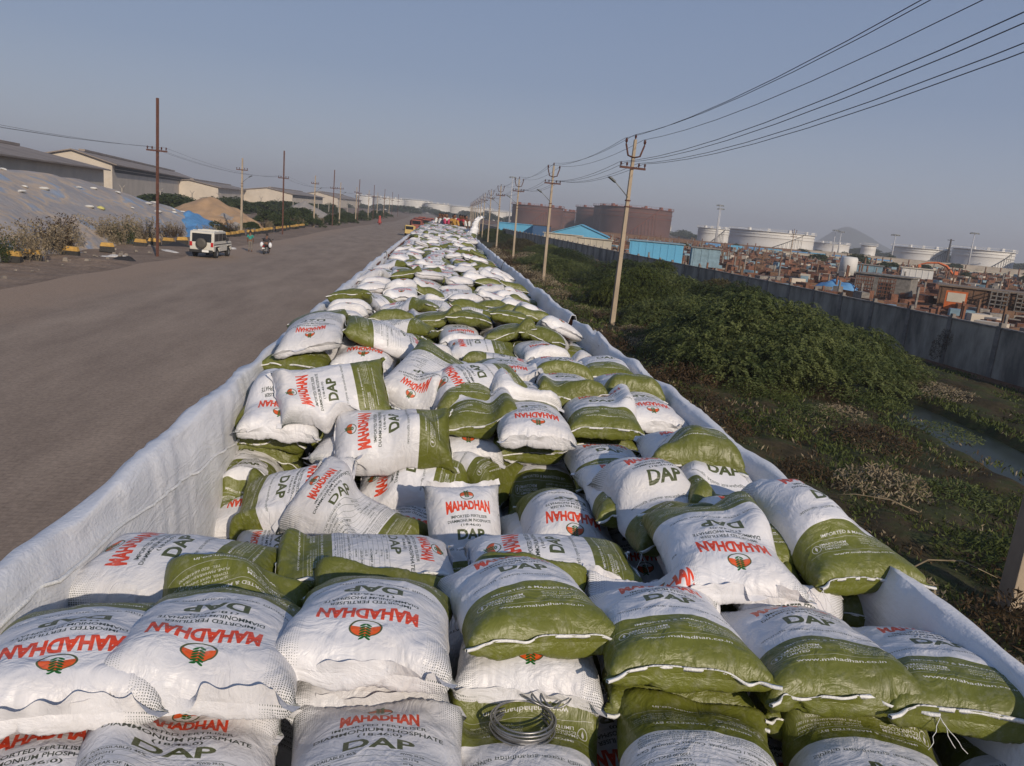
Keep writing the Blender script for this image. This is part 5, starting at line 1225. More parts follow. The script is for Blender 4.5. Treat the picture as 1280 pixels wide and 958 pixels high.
# far bank scrub along the stream, a few fallen stalks and litter
for k, (px, py) in enumerate([(7.2, 9.8), (6.4, 13.2), (9.2, 12.4)]):
    mb = MB(); mb.tube([(0, 0, .25), (.5, .15, .42), (1.1, .2, .40), (1.6, .05, .22)], [.012, .014, .010, .005], 5); o = mb.obj('dry_stalk', M_DRY); o.location = (px, py, 0); o.rotation_euler = (0, 0, k*1.3); tag(o, 'pale fallen stalk lying over the brown scrub '+['near the blurred pole', 'beyond the red scrap of plastic', 'by the stream side weeds'][k], 'stalk')
M_REDP = mat('red_plastic', (.45, .03, .03), .4)
o = mound('plastic_bag', 5.3, 9.0, .30, .22, .22, M_LIT, None, 41, 0, .5, 16, .03); o.location.z = .35; tag(o, 'white plastic bag in the scrub just outside the right liner', 'plastic bag')
o = mound('plastic_wrapper', 5.55, 8.85, .20, .12, .12, M_REDP, None, 42, .5, .5, 16, .02); o.location.z = .42; tag(o, 'red wrapper beside the white plastic bag outside the right liner', 'wrapper')
# ------------------------------------------------------------------ boundary wall
def wall_mat():
    m = mat('stained_cement_wall', (.15, .135, .115), .92, col2=(.42, .375, .31), scale=.8, bump=.3, bscale=30, stretch=(1, 1, .35)); return m
M_CW = wall_mat(); M_CWP = mat('wall_post_cement', (.20, .18, .16), .92, var=.3, scale=2)
WP = [(24.9, 4), (24.6, 18), (24.0, 36), (22.8, 60), (20.8, 83), (19.5, 110), (17, 150), (15.6, 178), (14, 230)]
bw = empty('boundary_wall', (24.6, 18, 0), 0, 'long stained grey cement wall with regular posts beyond the stream', 'wall')
mb = MB(); cp = MB(); o0 = Vector((24.6, 18, 0)); npost = 0; posts = []
for (a, b) in zip(WP[:-1], WP[1:]):
    A = Vector((a[0], a[1], 0)); B = Vector((b[0], b[1], 0)); d = B-A; L_ = d.length; an = atan2(d.y, d.x); c = (A+B)/2-o0
    mb.box((c.x, c.y, 1.0), (L_+.02, .16, 2.2), rz=an); cp.box((c.x, c.y, 2.13), (L_+.02, .24, .07), rz=an)
    k = 0
    while k*3.0 < L_:
        p = A+d*(k*3.0/L_)-o0; posts.append((p, an)); k += 1
mb.obj('wall_panel', M_CW, bw); cp.obj('coping', M_CWP, bw)
pm = MB(); pm.box((0, 0, 1.07), (.26, .26, 2.26)); pm.box((0, 0, 2.26), (.16, .16, .18)); p_ = pm.obj('wall_post', M_CWP, bw)
for k, (p, an) in enumerate(posts):
    c = p_ if k == 0 else p_.copy()
    if k: C.objects.link(c); c.parent = bw
    c.location = (p.x, p.y, 0); c.rotation_euler = (0, 0, an)
o = bpy.data.objects.new('wall_creeper', sc_me[0]); C.objects.link(o); o.location = (23.9, 33.0, .9); o.rotation_euler = (0, -1.2, 0); o.scale = (1.1, .7, .6); tag(o, 'small green shrub sprouting from the face of the boundary wall', 'shrub')
# ------------------------------------------------------------------ industrial yard
M_CYAN = mat('sky_blue_sheeting', (.10, .36, .56), .6, var=.06, scale=.5); M_CREAM = mat('cream_sheeting', (.55, .50, .40), .8, var=.12, scale=.5); M_DBLUE = mat('dark_blue_panel', (.03, .09, .20), .6)
M_REDT = mat('rust_red_tank_steel', (.085, .042, .036), .85, col2=(.120, .058, .046), scale=.12, stretch=(.3, .3, 1)); M_REDRIM = mat('rust_orange_rim', (.20, .060, .032), .8, var=.2, scale=.4)
M_WT = mat('white_tank_paint', (.62, .61, .58), .6, var=.05, scale=.1); M_PIPE = mat('dark_pipework', (.035, .030, .030), .7, metal=.3)
M_JR = mat('rusty_scrap', (.14, .062, .036), .85, var=.35, scale=3, rnd_v=.2); M_JB = mat('brown_timber', (.14, .080, .048), .9, var=.3, scale=3); M_JG = mat('grey_scrap', (.20, .185, .165), .85, var=.3, scale=3); M_JO = mat('orange_paint', (.55, .13, .03), .6, var=.15, scale=2); M_JC = mat('pale_blue_steel', (.18, .28, .34), .6, var=.2, scale=2)
def tank(x, y, rad, h, label, m, rim, group, ladder=True, rings=3, roofbits=True, z0=0.0):
    t = empty('storage_tank', (x, y, z0), 0, label, 'storage tank', group)
    mb = MB(); mb.lathe([(rad, -.5), (rad, h*.33), (rad-.03, h*.34), (rad-.03, h*.66), (rad, h*.67), (rad, h), (rad-.3, h), (0, h+rad*.03)], (0, 0, 0), 72); mb.obj('shell', m, t)
    mb = MB()
    for k in range(rings):
        z = h*(1-.16*k)-.15; w = .9 if k == 0 else .35
        mb.lathe([(rad, z-.12), (rad+w, z-.12), (rad+w, z+.12), (rad, z+.12), (rad, z-.12)], (0, 0, 0), 72, smooth=False)
    mb.obj('wind_girder', rim, t)
    mb = MB(); R_ = rad+.8
    for k in range(48): a = 2*pi*k/48; mb.tube([(R_*cos(a), R_*sin(a), h), (R_*cos(a), R_*sin(a), h+1.1)], .05, 4, cap=False)
    mb.lathe([(R_-.05, h+1.05), (R_+.05, h+1.05), (R_+.05, h+1.15), (R_-.05, h+1.15), (R_-.05, h+1.05)], (0, 0, 0), 72, smooth=False); mb.obj('handrail', rim, t)
    if ladder:
        mb = MB(); r2 = rad+.9; a0 = -pi/2-.5; n = 30
        mb.tube([(r2*cos(a0+.9*k/n), r2*sin(a0+.9*k/n), h*k/n) for k in range(n+1)], .16, 4)
        for k in range(0, n, 3): mb.tube([(r2*cos(a0+.9*k/n), r2*sin(a0+.9*k/n), 0), (r2*cos(a0+.9*k/n), r2*sin(a0+.9*k/n), h*k/n)], .10, 4)
        mb.obj('stairway', M_PIPE if m is M_WT else rim, t)
    if roofbits:
        for k in range(5): a = -pi/2+(k-2)*.5; MB().box(((rad-1)*cos(a), (rad-1)*sin(a), h+.6), (2.0, 1.6, 1.6), rz=a, taper=.8).obj('roof_fitting', rim, t)
    return t
GR = 'rust coloured storage tanks'
tank(124.5, 474, 21.8, 16.8, 'largest rust brown tank, right one behind the nearest full concrete pole', M_REDT, M_REDRIM, GR)
tank(130, 530, 20, 17.6, 'rust brown tank just behind and left of the largest one', M_REDT, M_REDRIM, GR, False)
tank(127, 580, 20, 16.8, 'rust brown tank peeping out left of the overlapped pair', M_REDT, M_REDRIM, GR, False)
tank(72, 537, 17.5, 13.6, 'left rust brown tank between two concrete poles', M_REDT, M_REDRIM, GR)
tank(95.5, 570, 9, 12.4, 'lower rust brown tank at the right edge of the left tank', M_REDT, M_REDRIM, GR, False)
GW = 'white storage tanks'
tank(184, 498, 10, 9.4, 'small white tank at the left of the middle white pair', M_WT, M_WT, GW)
tank(196, 436, 23.5, 9.9, 'large white tank behind the yard utility pole', M_WT, M_WT, GW)
tank(315, 590, 14, 7.2, 'low white tank in the gap before the hill', M_WT, M_WT, GW, False, 2)
tank(272, 410, 14.5, 8.4, 'white tank right of the hill', M_WT, M_WT, GW)
tank(290, 384, 14.5, 10.2, 'white tank nearest the right edge of the picture', M_WT, M_WT, GW)
tank(312, 352, 13.0, 10.0, 'white tank cut off by the right edge of the picture', M_WT, M_WT, GW)
tank(247, 420, 4, 7.4, 'small pale silo at the foot of the hill', M_WT, M_WT, GW, False, 1, False)
GF = 'distant white tanks on the skyline'
for k, (x, y, rad, h) in enumerate([(-47, 860, 17, 12.5), (-18, 900, 17, 13.5), (6, 880, 14, 11.5), (32, 900, 15, 11), (55, 900, 15, 11), (78, 860, 13, 9.5), (-75, 930, 14, 13), (58, 720, 11, 8.5), (78, 640, 10, 9.0), (-120, 960, 16, 11), (208, 760, 14, 11), (235, 800, 14, 10)]):
    tank(x, y, rad, h, 'distant white tank '+('above the end of the road' if x < 0 else 'beyond the end of the train' if x < 70 else 'between the rust tank and the left tall poles' if x < 100 else 'right of the largest rust brown tank'), M_WT, M_WT, GF, False, 2, k % 2 == 0)
# lighting masts
def mast(x, y, h, label, fl=True):
    t = empty('lighting_mast', (x, y, 0), 0, label, 'lighting mast', 'tall lighting masts on the skyline')
    mb = MB(); mb.tube([(0, 0, 0), (0, 0, h*.5), (0, 0, h)], [.45, .32, .18], 8); mb.obj('mast_shaft', mast.m, t)
    mb = MB(); mb.lathe([(1.5, h-.2), (1.6, h-.2), (1.6, h), (1.5, h), (1.5, h-.2)], (0, 0, 0), 12, smooth=False)
    for k in range(8): a = 2*pi*k/8; mb.box((1.7*cos(a), 1.7*sin(a), h-.4), (.6, .5, .5), rz=a); mb.tube([(0, 0, h), (1.6*cos(a), 1.6*sin(a), h-.1)], .05, 4)
    mb.obj('lamp_ring', M_LAMP, t)
mast.m = mat('galvanised_mast', (.45, .46, .48), .5)
mast(41.2, 418, 25.5, 'tall thin lighting mast left of the left rust tank'); mast(147, 393.5, 20.5, 'lighting mast above the small white tank'); mast(150, 400, 19.0, 'lighting mast just right of its neighbour above the small white tank')
mast(236.8, 440.4, 14.6, 'lighting mast in front of the hill'); mast(238.5, 437, 14.0, 'twin lighting mast right beside the one before the hill'); mast(249, 338, 17, 'lighting mast between the two right white tanks'); mast(215, 345, 13, 'lighting mast right of the hill foot')
# sheds near the wall
def shed(name, x, y, L_, D_, h, rz, wall, roof, label, cat='shed', ridge=None, ribs=True):
    t = empty(name, (x, y, 0), rz, label, cat)
    mb = MB()
    if ridge: mb.prism([(0, 0), (L_, 0), (L_, h), (L_/2, ridge), (0, h)], 0, D_)
    else: mb.box((L_/2, D_/2, h/2), (L_, D_, h))
    mb.obj('wall', wall, t)
    rf = MB()
    if ridge: rf.prism([(-.3, h), (L_/2, ridge+.02), (L_+.3, h), (L_+.3, h+.12), (L_/2, ridge+.16), (-.3, h+.12)], -.3, D_+.3)
    else: rf.box((L_/2, D_/2, h+.06), (L_+.4, D_+.4, .12))
    rf.obj('roof', roof, t)
    if ribs:
        mb = MB()
        for k in range(int(L_/.9)): mb.box((.3+k*.9, -.02, h/2), (.12, .05, h-.05))
        mb.obj('sheet_ribs', wall, t)
    return t
shed('sheet_shed', 24.8, 95.6, 6.6, 5, 3.35, -.25, M_CYAN, M_JC, 'sky blue sheet walled shed behind the boundary wall, right of the nearest full pole')
shed('sheet_shed', 23.0, 147, 10.5, 14, 2.6, -.22, M_CYAN, M_CYAN, 'open shed with a bright blue gabled roof between two concrete poles', ridge=4.5)
shed('sheet_shed', 14.8, 172, 7.5, 8, 3.4, -.2, M_CYAN, M_CYAN, 'low sky blue shed left of the left rust tank')
shed('sheet_shed', 21.5, 165, 3.5, 5, 3.6, -.2, M_DBLUE, M_JB, 'dark blue cabin with brown roof below the left rust tank')
shed('sheet_fence', 20.4, 108, 5.0, .2, 2.9, -.5, M_CREAM, M_CREAM, 'cream sheet fence panel left of the sky blue shed', 'fence')
shed('sheet_fence', 18.6, 128, 6.5, .2, 2.8, -.5, M_CREAM, M_CREAM, 'cream sheet fence below the blue gabled roof', 'fence')
shed('sheet_cabin', 32.2, 93.5, 3.4, 3, 3.2, -.25, M_JC, M_JG, 'grey blue cabin at the right end of the sky blue shed', 'cabin')
shed('brick_hut', 46.2, 80, 5.5, 4, 2.3, -.75, M_JG, M_JG, 'grey block hut with a dark doorway behind the boundary wall', 'hut', ribs=False)
mb = MB(); mb.box((48.5, 77.7, .85), (.9, .12, 1.6), rz=-.75); tag(mb.obj('doorway', M_DARK), 'dark doorway sheet standing against the grey block hut', 'doorway')
shed('site_hut', 49.5, 70.5, 7.5, 5, 2.1, -.6, M_JB, mat('brown_board_roof', (.20, .15, .11), .9, var=.2, scale=2), 'brown hut with a wide flat board roof behind the wall at right', 'hut')
shed('site_cabin', 75.5, 117.5, 4.5, 2.5, 2.6, -.5, M_WT, M_CREAM, 'white cabin in the yard behind the grey block hut', 'cabin')
shed('site_cabin', 70, 122, 4.2, 2.5, 2.4, -.5, M_JC, M_JG, 'grey blue cabin left of the white cabin', 'cabin')
o = MB().lathe([(0, 0), (1.3, 0), (1.3, 2.6), (1.1, 2.9), (0, 2.95)], (0, 0, 0), 24).obj('water_tank', M_WT); o.location = (66, 117, .6); tag(o, 'upright white water tank left of the site cabins', 'water tank')
# stacked scaffold crates, orange board, excavator, blue tarp
cr0 = None
for k, (x, y) in enumerate([(53.2, 67.0), (54.8, 65.7), (56.4, 64.4), (46.8, 75), (45.2, 76.4)]):
    mb = MB()
    for i in range(6):
        for j in (0, 1):
            mb.box((0, j*1.2-.6, .2+i*.38), (1.5, .07, .07)); mb.box((j*1.4-.7, 0, .2+i*.38), (.07, 1.2, .07))
    for sx in (-.7, -.23, .23, .7):
        for sy in (-.6, .6): mb.box((sx, sy, 1.1), (.07, .07, 2.2))
    o = mb.obj('steel_cage', M_JG if k < 3 else M_JR); o.location = (x, y, 0); o.rotation_euler = (0, 0, -.7); tag(o, 'stacked steel cage frame '+('right of the brown hut' if k < 3 else 'between the grey hut and the brown hut'), 'cage', 'stacked steel cages behind the wall')
mb = MB(); mb.box((0, 0, 1.0), (1.7, .12, 2.0)); o = mb.obj('notice_board', M_JO); o.location = (46.4, 63.6, 0); o.rotation_euler = (0, 0, -.65)
mb = MB(); mb.box((0, -.07, 1.45), (1.4, .03, .8)); o2 = mb.obj('pale_panel', M_CREAM, o); tag(o, 'orange board with a pale panel in front of the brown hut', 'board')
ex = empty('excavator', (126, 204, 0), 2.75, 'orange excavator with raised boom in the yard', 'excavator'); ex.location = (113, 157, 0); ex.scale = (.62, .62, .58)
mb = MB(); mb.box((-1.2, 0, .5), (3.8, .7, .9)); mb.box((-1.2, 2.2, .5), (3.8, .7, .9)); mb.obj('track', M_DARKST, ex, bevel=.15)
mb = MB(); mb.box((-1.4, 1.1, 1.7), (3.6, 2.6, 1.2)); mb.obj('body', M_JO, ex, bevel=.12)
mb = MB(); mb.box((-.3, .4, 2.7), (1.4, 1.2, 1.6), taper=.85); mb.obj('cab', M_JO, ex, bevel=.08)
mb = MB(); mb.tube([(.4, 1.2, 1.8), (3.2, 1.2, 5.0), (6.0, 1.2, 6.0)], [.45, .5, .35], 4, smooth=False); mb.obj('boom', M_JO, ex)
mb = MB(); mb.tube([(6.0, 1.2, 6.0), (9.5, 1.2, 5.6), (11.5, 1.2, 4.9)], [.35, .3, .2], 4, smooth=False); mb.box((11.8, 1.2, 4.3), (1.0, 1.1, 1.1), ry=.4, taper=.6); mb.obj('dipper_arm', M_JO, ex)
o = mound('blue_tarpaulin', 43, 78, 2.4, 1.3, 1.5, M_BLUE_T, None, 51, -.7, .4, 24, .1); tag(o, 'blue tarpaulin over a low pile just behind the boundary wall', 'tarpaulin')
yp = concrete_pole(7.4, False, True, 'utility pole standing alone in the yard before the large white tank', 'yard poles', .2); yp.location = (72, 150, 0)
yp2 = empty('pipe_mast', (262, 372, 0), 0, 'dark latticed mast in front of the right hand white tanks', 'mast')
mb = MB(); mb.box((0, 0, 7), (1.0, 1.0, 14), taper=.5); mb.box((0, 0, 13.4), (3.5, .5, .3)); mb.obj('mast_shaft', M_PIPE, yp2)
c = copy_tree(yp2); c.location = (288, 350, 0); c['label'] = 'dark latticed mast at the right edge of the picture'; 
# low cross pipe racks and walls
M_JW = mat('pale_boundary_plaster', (.34, .30, .25), .9, var=.15, scale=.3)
for k, (a, b, h, m, lab) in enumerate([((150, 300), (330, 255), 2.6, M_JW, 'pale plaster wall below the right white tanks'), ((60, 330), (200, 330), 2.0, M_JB, 'brown earth bank below the middle white tanks'), ((110, 250), (190, 200), 1.8, M_CREAM, 'cream low wall behind the orange excavator')]):
    A = Vector(a+(0,)); B = Vector(b+(0,)); d = B-A; mb = MB(); mb.box((0, 0, h/2), (d.length, .4, h)); mb.box((0, 0, h+.05), (d.length, .6, .12)); o = mb.obj('yard_wall', m); o.location = (A+B)/2; o.rotation_euler = (0, 0, atan2(d.y, d.x)); tag(o, lab, 'wall')
for k in range(9):
    mb = MB(); mb.box((0, 0, 1.1), (5.2, 2.4, 2.2)); 
    for q_ in range(10): mb.box((-2.4+q_*.53, -1.23, 1.1), (.12, .07, 2.1))
    o = mb.obj('blue_container', M_CYAN if k % 2 else M_BLUE_T); o.location = (98+k*6.6, 262-k*1.8+rnd.uniform(-2, 2), 0); o.rotation_euler = (0, 0, -.3+rnd.uniform(-.1, .1)); tag(o, 'blue covered stack in the row before the large white tanks', 'covered stack', 'blue covered stacks across the yard')
# scrap field
q = random.Random(77); mb = MB(); mi = []
def sc(c, d, rz, m, rx=0, ry=0): mb.box(c, d, rz=rz, rx=rx, ry=ry); mi.extend([m]*6)
for k in range(6500):
    dist = 45+q.random()**.8*240; az = radians(q.uniform(13, 46)); x = dist*sin(az); y = dist*cos(az)
    wx = 24.5 if y < 60 else 22
    if x < wx+3 or (34 < x < 62 and 60 < y < 86 and q.random() < .6): continue
    t = q.random(); s = 1+dist*.004
    if t < .45: sc((x, y, .25*s), (q.uniform(1, 6)*s, q.uniform(.1, .5), q.uniform(.15, .5)*s), q.uniform(0, 3), q.choice((0, 0, 1, 1, 2)), ry=q.uniform(-.06, .06))
    elif t < .8: h = q.uniform(.15, .8)*s; sc((x, y, h/2), (q.uniform(.3, 1.8), q.uniform(.3, 1.2), h), q.uniform(0, 3), q.choice((0, 1, 1, 0, 0, 2)))
    elif t < .86: h = q.uniform(.9, 1.7)*s; sc((x, y, h/2), (.12*s, .12*s, h), 0, q.choice((0, 1, 2)))
    else: sc((x, y, .4*s), (q.uniform(.6, 2.0), q.uniform(.6, 1.5), q.uniform(.4, 1.0)*s), q.uniform(0, 3), q.choice((3, 4, 5, 0, 2, 1, 0, 1)))
o = mb.obj('scrap', [M_JR, M_JB, M_JG, M_JR, M_JC, M_WALLC]); o.data.polygons.foreach_set('material_index', mi); tag(o, 'rust brown clutter of steel, timber and crates filling the yard', 'scrap', kind='stuff')
for k in range(26):
    d_ = q.uniform(180, 420); az = radians(q.uniform(17, 45)); put_bush(d_*sin(az), d_*cos(az), q.uniform(.8, 1.4), 'grey green bush among the yard clutter', 'bushes scattered in the yard', k, M_LEAF_FAR, limb=False)
# belt of trees far away along the horizon and the hill
for k in range(46):
    a = radians(-22+k*1.55+q.uniform(-.4, .4)); d_ = q.uniform(620, 800); s = q.uniform(2.0, 3.6)
    if abs(d_*sin(a)-120) < 60 and d_*cos(a) < 640: continue
    put_bush(d_*sin(a), d_*cos(a), s*1.7, 'hazy distant tree on the skyline', 'distant trees along the skyline', k, M_LEAF_FAR, sz=s*.8, limb=False, cat='tree', name='tree')
M_HILL = mat('hazy_scrub_hill', (.045, .055, .035), .95, var=.3, scale=.012)
n = 60; a = np.linspace(-1, 1, n); X, Y = np.meshgrid(a, a, indexing='ij'); rr = np.random.default_rng(2); nz = smooth1(rr.standard_normal((n, n)), 6); nz /= nz.std()
Z = 78*np.exp(-((X+.12)**2*9+Y**2*5))+26*np.exp(-((X-.30)**2*16+Y**2*5))+nz*1.6; Z -= 2.5; Z = np.where(np.maximum(np.abs(X), np.abs(Y)) > .97, -2, Z)
v = np.stack([X*240, Y*260, Z], -1).reshape(-1, 3); i = np.arange(n*n).reshape(n, n); f = np.stack([i[:-1, :-1], i[1:, :-1], i[1:, 1:], i[:-1, 1:]], -1).reshape(-1, 4)
o = link('hill', npmesh('hill', v, f, True), M_HILL); o.location = (1475, 2615, 0); o.rotation_euler = (0, 0, -.5); tag(o, kind='structure')
# ------------------------------------------------------------------ jeep
M_JWHITE = mat('dusty_white_car_paint', (.58, .56, .50), .45, var=.06, scale=2); M_GLASS = mat('dark_car_glass', (.012, .014, .016), .08); M_BUMP = mat('black_plastic_trim', (.02, .02, .02), .6)
M_TLR = mat('red_tail_lamp', (.45, .02, .02), .25); M_TYRE = mat('tyre_rubber', (.018, .018, .018), .85); M_CHR = mat('grey_rim_steel', (.3, .3, .3), .4, metal=.7); M_PLATE = mat('white_plate', (.75, .75, .72), .5); M_COVER = mat('grey_wheel_cover', (.07, .065, .055), .6)
def jeep():
    t = empty('jeep', (-15.9, 59.3, 0), radians(-3), 'white boxy jeep seen from behind with a spare wheel on its rear door', 'jeep')
    w = 1.66
    mb = MB()
    prof = [(-2.05, .50), (-2.08, 1.02), (-1.98, 1.84), (-1.85, 1.90), (.55, 1.88), (.70, 1.80), (1.02, 1.22), (2.0, 1.12), (2.10, 1.0), (2.12, .50), (1.85, .46), (1.78, .74), (1.55, .88), (1.28, .88), (1.05, .74), (.98, .46), (-.78, .46), (-.86, .74), (-1.08, .88), (-1.36, .88), (-1.58, .74), (-1.66, .48)]
    mb.prism([(a, b) for a, b in prof], -w/2, w/2, axis='X')
    mb.obj('body', M_JWHITE, t, bevel=.035)
    g = MB(); g.box((0, -2.045, 1.43), (1.34, .05, .60), rx=-.10); g.obj('rear_window', M_GLASS, t, bevel=.02)
    for sx in (-1, 1):
        for (y0, y1) in ((-1.80, -.98), (-.90, -.20), (-.12, .62)):
            g = MB(); X_ = sx*(w/2+.003)
            top = .60 if y1 > .5 else y1
            g.prism([(y0, 1.22), (y1 if y1 < .5 else .90, 1.22), (top if y1 < .5 else .62, 1.74), (y0, 1.74)], X_-.012, X_+.012, axis='X'); g.obj('side_window', M_GLASS, t)
        g = MB(); g.box((sx*(w/2-.10), -2.09, .98), (.17, .05, .30)); g.obj('tail_light', M_TLR, t, bevel=.01)
        g = MB(); g.box((sx*(w/2+.005), 0, .98), (.02, 3.9, .05)); g.obj('trim_strip', M_BUMP, t)
        g = MB(); g.box((sx*(w/2+.14), .62, 1.30), (.18, .06, .22)); g.tube([(sx*w/2, .66, 1.22), (sx*(w/2+.14), .62, 1.24)], .015, 5); g.obj('wing_mirror', M_BUMP, t, bevel=.02)
        for yw in (-1.22, 1.42):
            g = MB(); X_ = sx*(w/2-.10); g.lathe([(.20, X_-.11), (.33, X_-.11), (.36, X_-.07), (.36, X_+.07), (.33, X_+.11), (.20, X_+.11), (.20, X_-.11)], (0, yw, .36), 28, axis='X'); wh = g.obj('wheel', M_TYRE, t)
            g = MB(); g.lathe([(0, X_+sx*.06), (.08, X_+sx*.08), (.19, X_+sx*.04), (.205, X_+sx*.10)], (0, yw, .36), 20, axis='X'); g.obj('rim', M_CHR, wh)
            g = MB(); g.box((sx*(w/2+.02), yw, .86), (.10, .95, .06)); g.obj('wheel_arch', M_JWHITE, t, bevel=.02)
    g = MB(); g.box((0, .82, 1.50), (1.40, .04, .62), rx=.52); g.obj('windscreen', M_GLASS, t)
    g = MB(); g.lathe([(0, 0.0), (.20, -.02), (.34, .0), (.37, .06), (.37, .22), (0, .22)][::-1], (.02, -2.33, 1.05), 30, axis='Y'); sw = g.obj('spare_wheel', M_COVER, t)
    g = MB(); g.box((0, -2.16, .50), (1.6, .16, .20)); g.obj('rear_bumper', M_BUMP, t, bevel=.03)
    g = MB(); g.box((.32, -2.25, .52), (.46, .02, .15)); g.obj('number_plate', M_PLATE, t)
    g = MB(); g.box((0, 2.16, .52), (1.6, .14, .2)); g.obj('front_bumper', M_BUMP, t, bevel=.03)
    g = MB(); g.box((0, 0, .42), (1.3, 3.6, .16)); g.obj('chassis', M_BUMP, t)
    g = MB()
    for yy in (-1.6, -.6, .3): g.box((0, yy, 1.915), (1.5, .05, .05))
    g.obj('roof_bar', M_JWHITE, t)
    return t
jeep()
# ------------------------------------------------------------------ people built with a skin surface
M_SKIN = mat('brown_skin', (.16, .075, .042), .6); M_HAIR = mat('black_hair', (.008, .007, .006), .6)
cloth_cache = {}
def cloth(name, c):
    if name not in cloth_cache: cloth_cache[name] = mat(name, c, .9, var=.15, scale=6)
    return cloth_cache[name]
def skin_obj(name, verts, edges, radii, m, parent, lvl=1):
    me = bpy.data.meshes.new(name); me.from_pydata(verts, edges, []); o = link(name, me, m, parent)
    sk_ = o.modifiers.new('skin', 'SKIN'); d = me.skin_vertices[0].data if me.skin_vertices else None
    if d is None:
        import bmesh
        b = bmesh.new(); b.from_mesh(me); b.verts.layers.skin.verify(); b.to_mesh(me); b.free(); d = me.skin_vertices[0].data
    for i_, r_ in enumerate(radii): d[i_].radius = (r_, r_) if not isinstance(r_, tuple) else r_
    d[0].use_root = True
    s = o.modifiers.new('sub', 'SUBSURF'); s.levels = lvl; s.render_levels = lvl
    me.polygons.foreach_set('use_smooth', [True]*len(me.polygons))
    return o
POSES = {
 'stand': dict(pelvis=(0, 0, .93), chest=(0, 0, 1.32), neck=(0, 0, 1.48), head=(0, .02, 1.62), sh=.19, elbow=[(-.25, -.02, 1.12), (.25, -.02, 1.12)], hand=[(-.24, .10, .88), (.24, .10, .88)], knee=[(-.10, .03, .50), (.10, .0, .50)], foot=[(-.11, 0, .08), (.12, -.02, .08)]),
 'ride': dict(pelvis=(0, -.12, .86), chest=(0, .06, 1.22), neck=(0, .12, 1.37), head=(0, .18, 1.50), sh=.19, elbow=[(-.34, .22, 1.06), (.34, .22, 1.06)], hand=[(-.31, .50, 1.02), (.31, .50, 1.02)], knee=[(-.24, .32, .74), (.24, .32, .74)], foot=[(-.22, .12, .34), (.22, .12, .34)]),
 'sit': dict(pelvis=(0, 0, .12), chest=(0, .05, .48), neck=(0, .09, .62), head=(0, .12, .75), sh=.18, elbow=[(-.24, .16, .36), (.24, .16, .36)], hand=[(-.10, .34, .36), (.10, .34, .36)], knee=[(-.18, .38, .42), (.18, .38, .42)], foot=[(-.14, .56, .06), (.14, .56, .06)]),
}
def person(x, y, z, rz, pose, shirt, trousers, label, group=None, s=1.0, lvl=1):
    P = POSES[pose]; t = empty('person', (x, y, z), rz, label, 'person', group); t.scale = (s, s, s)
    pv, ch, nk, hd = [Vector(P[k]) for k in ('pelvis', 'chest', 'neck', 'head')]
    V = [pv, pv.lerp(ch, .5), ch, nk, hd, hd+Vector((0, .0, .09))]; E = [(0, 1), (1, 2), (2, 3), (3, 4), (4, 5)]; R_ = [(.145, .11), (.13, .10), (.165, .11), .055, (.085, .10), (.07, .085)]
    for i_, sg in enumerate((-1, 1)):
        b = len(V); V += [ch+Vector((sg*P['sh'], 0, .04)), Vector(P['elbow'][i_]), Vector(P['hand'][i_])]; E += [(2, b), (b, b+1), (b+1, b+2)]; R_ += [.055, .042, .032]
        h = Vector(P['hand'][i_]); d = (h-Vector(P['elbow'][i_])).normalized(); V.append(h+d*.09); E.append((b+2, b+3)); R_.append((.022, .040))
        b = len(V); hp = pv+Vector((sg*.09, 0, -.04)); V += [hp, Vector(P['knee'][i_]), Vector(P['foot'][i_]), Vector(P['foot'][i_])+Vector((0, .16, -.04))]; E += [(0, b), (b, b+1), (b+1, b+2), (b+2, b+3)]; R_ += [.085, .062, .042, .04]
    skin_obj('body', [tuple(v) for v in V], E, R_, M_SKIN, t, lvl)
    # shirt
    V2 = [pv.lerp(ch, .15), pv.lerp(ch, .55), ch, ch.lerp(nk, .55)]; E2 = [(0, 1), (1, 2), (2, 3)]; R2 = [(.165, .135), (.155, .125), (.185, .135), .075]
    for i_, sg in enumerate((-1, 1)):
        b = len(V2); s_ = ch+Vector((sg*P['sh'], 0, .04)); e_ = Vector(P['elbow'][i_]); V2 += [s_, s_.lerp(e_, .85)]; E2 += [(2, b), (b, b+1)]; R2 += [.078, .066]
    skin_obj('shirt', [tuple(v) for v in V2], E2, R2, cloth('shirt_cloth_'+shirt[0], shirt[1]), t, lvl)
    V3 = [pv+Vector((0, 0, .04)), pv+Vector((0, 0, -.03))]; E3 = [(0, 1)]; R3 = [(.16, .125), (.155, .125)]
    for i_, sg in enumerate((-1, 1)):
        b = len(V3); k_ = Vector(P['knee'][i_]); f_ = Vector(P['foot'][i_]); V3 += [pv+Vector((sg*.095, 0, -.06)), k_, k_.lerp(f_, .88)]; E3 += [(1, b), (b, b+1), (b+1, b+2)]; R3 += [.105, .080, .065]
    skin_obj('trousers', [tuple(v) for v in V3], E3, R3, cloth('trouser_cloth_'+trousers[0], trousers[1]), t, lvl)
    mb = MB(); mb.lathe([(.0, .13), (.06, .12), (.092, .07), (.100, .01), (.090, -.04), (.0, -.05)], (hd.x, hd.y-.018, hd.z+.035), 14); mb.obj('hair', M_HAIR, t)
    mb = MB(); mb.lathe([(0, 0), (.012, .0), (.016, -.03), (0, -.035)], (hd.x, hd.y+.098, hd.z+.02), 8); mb.obj('nose', M_SKIN, t)
    return t
person(-14.9, 67.3, 0, 0.1, 'stand', ('teal', (.03, .24, .20)), ('grey', (.17, .15, .13)), 'person in a teal shirt standing right of the jeep, seen from behind')
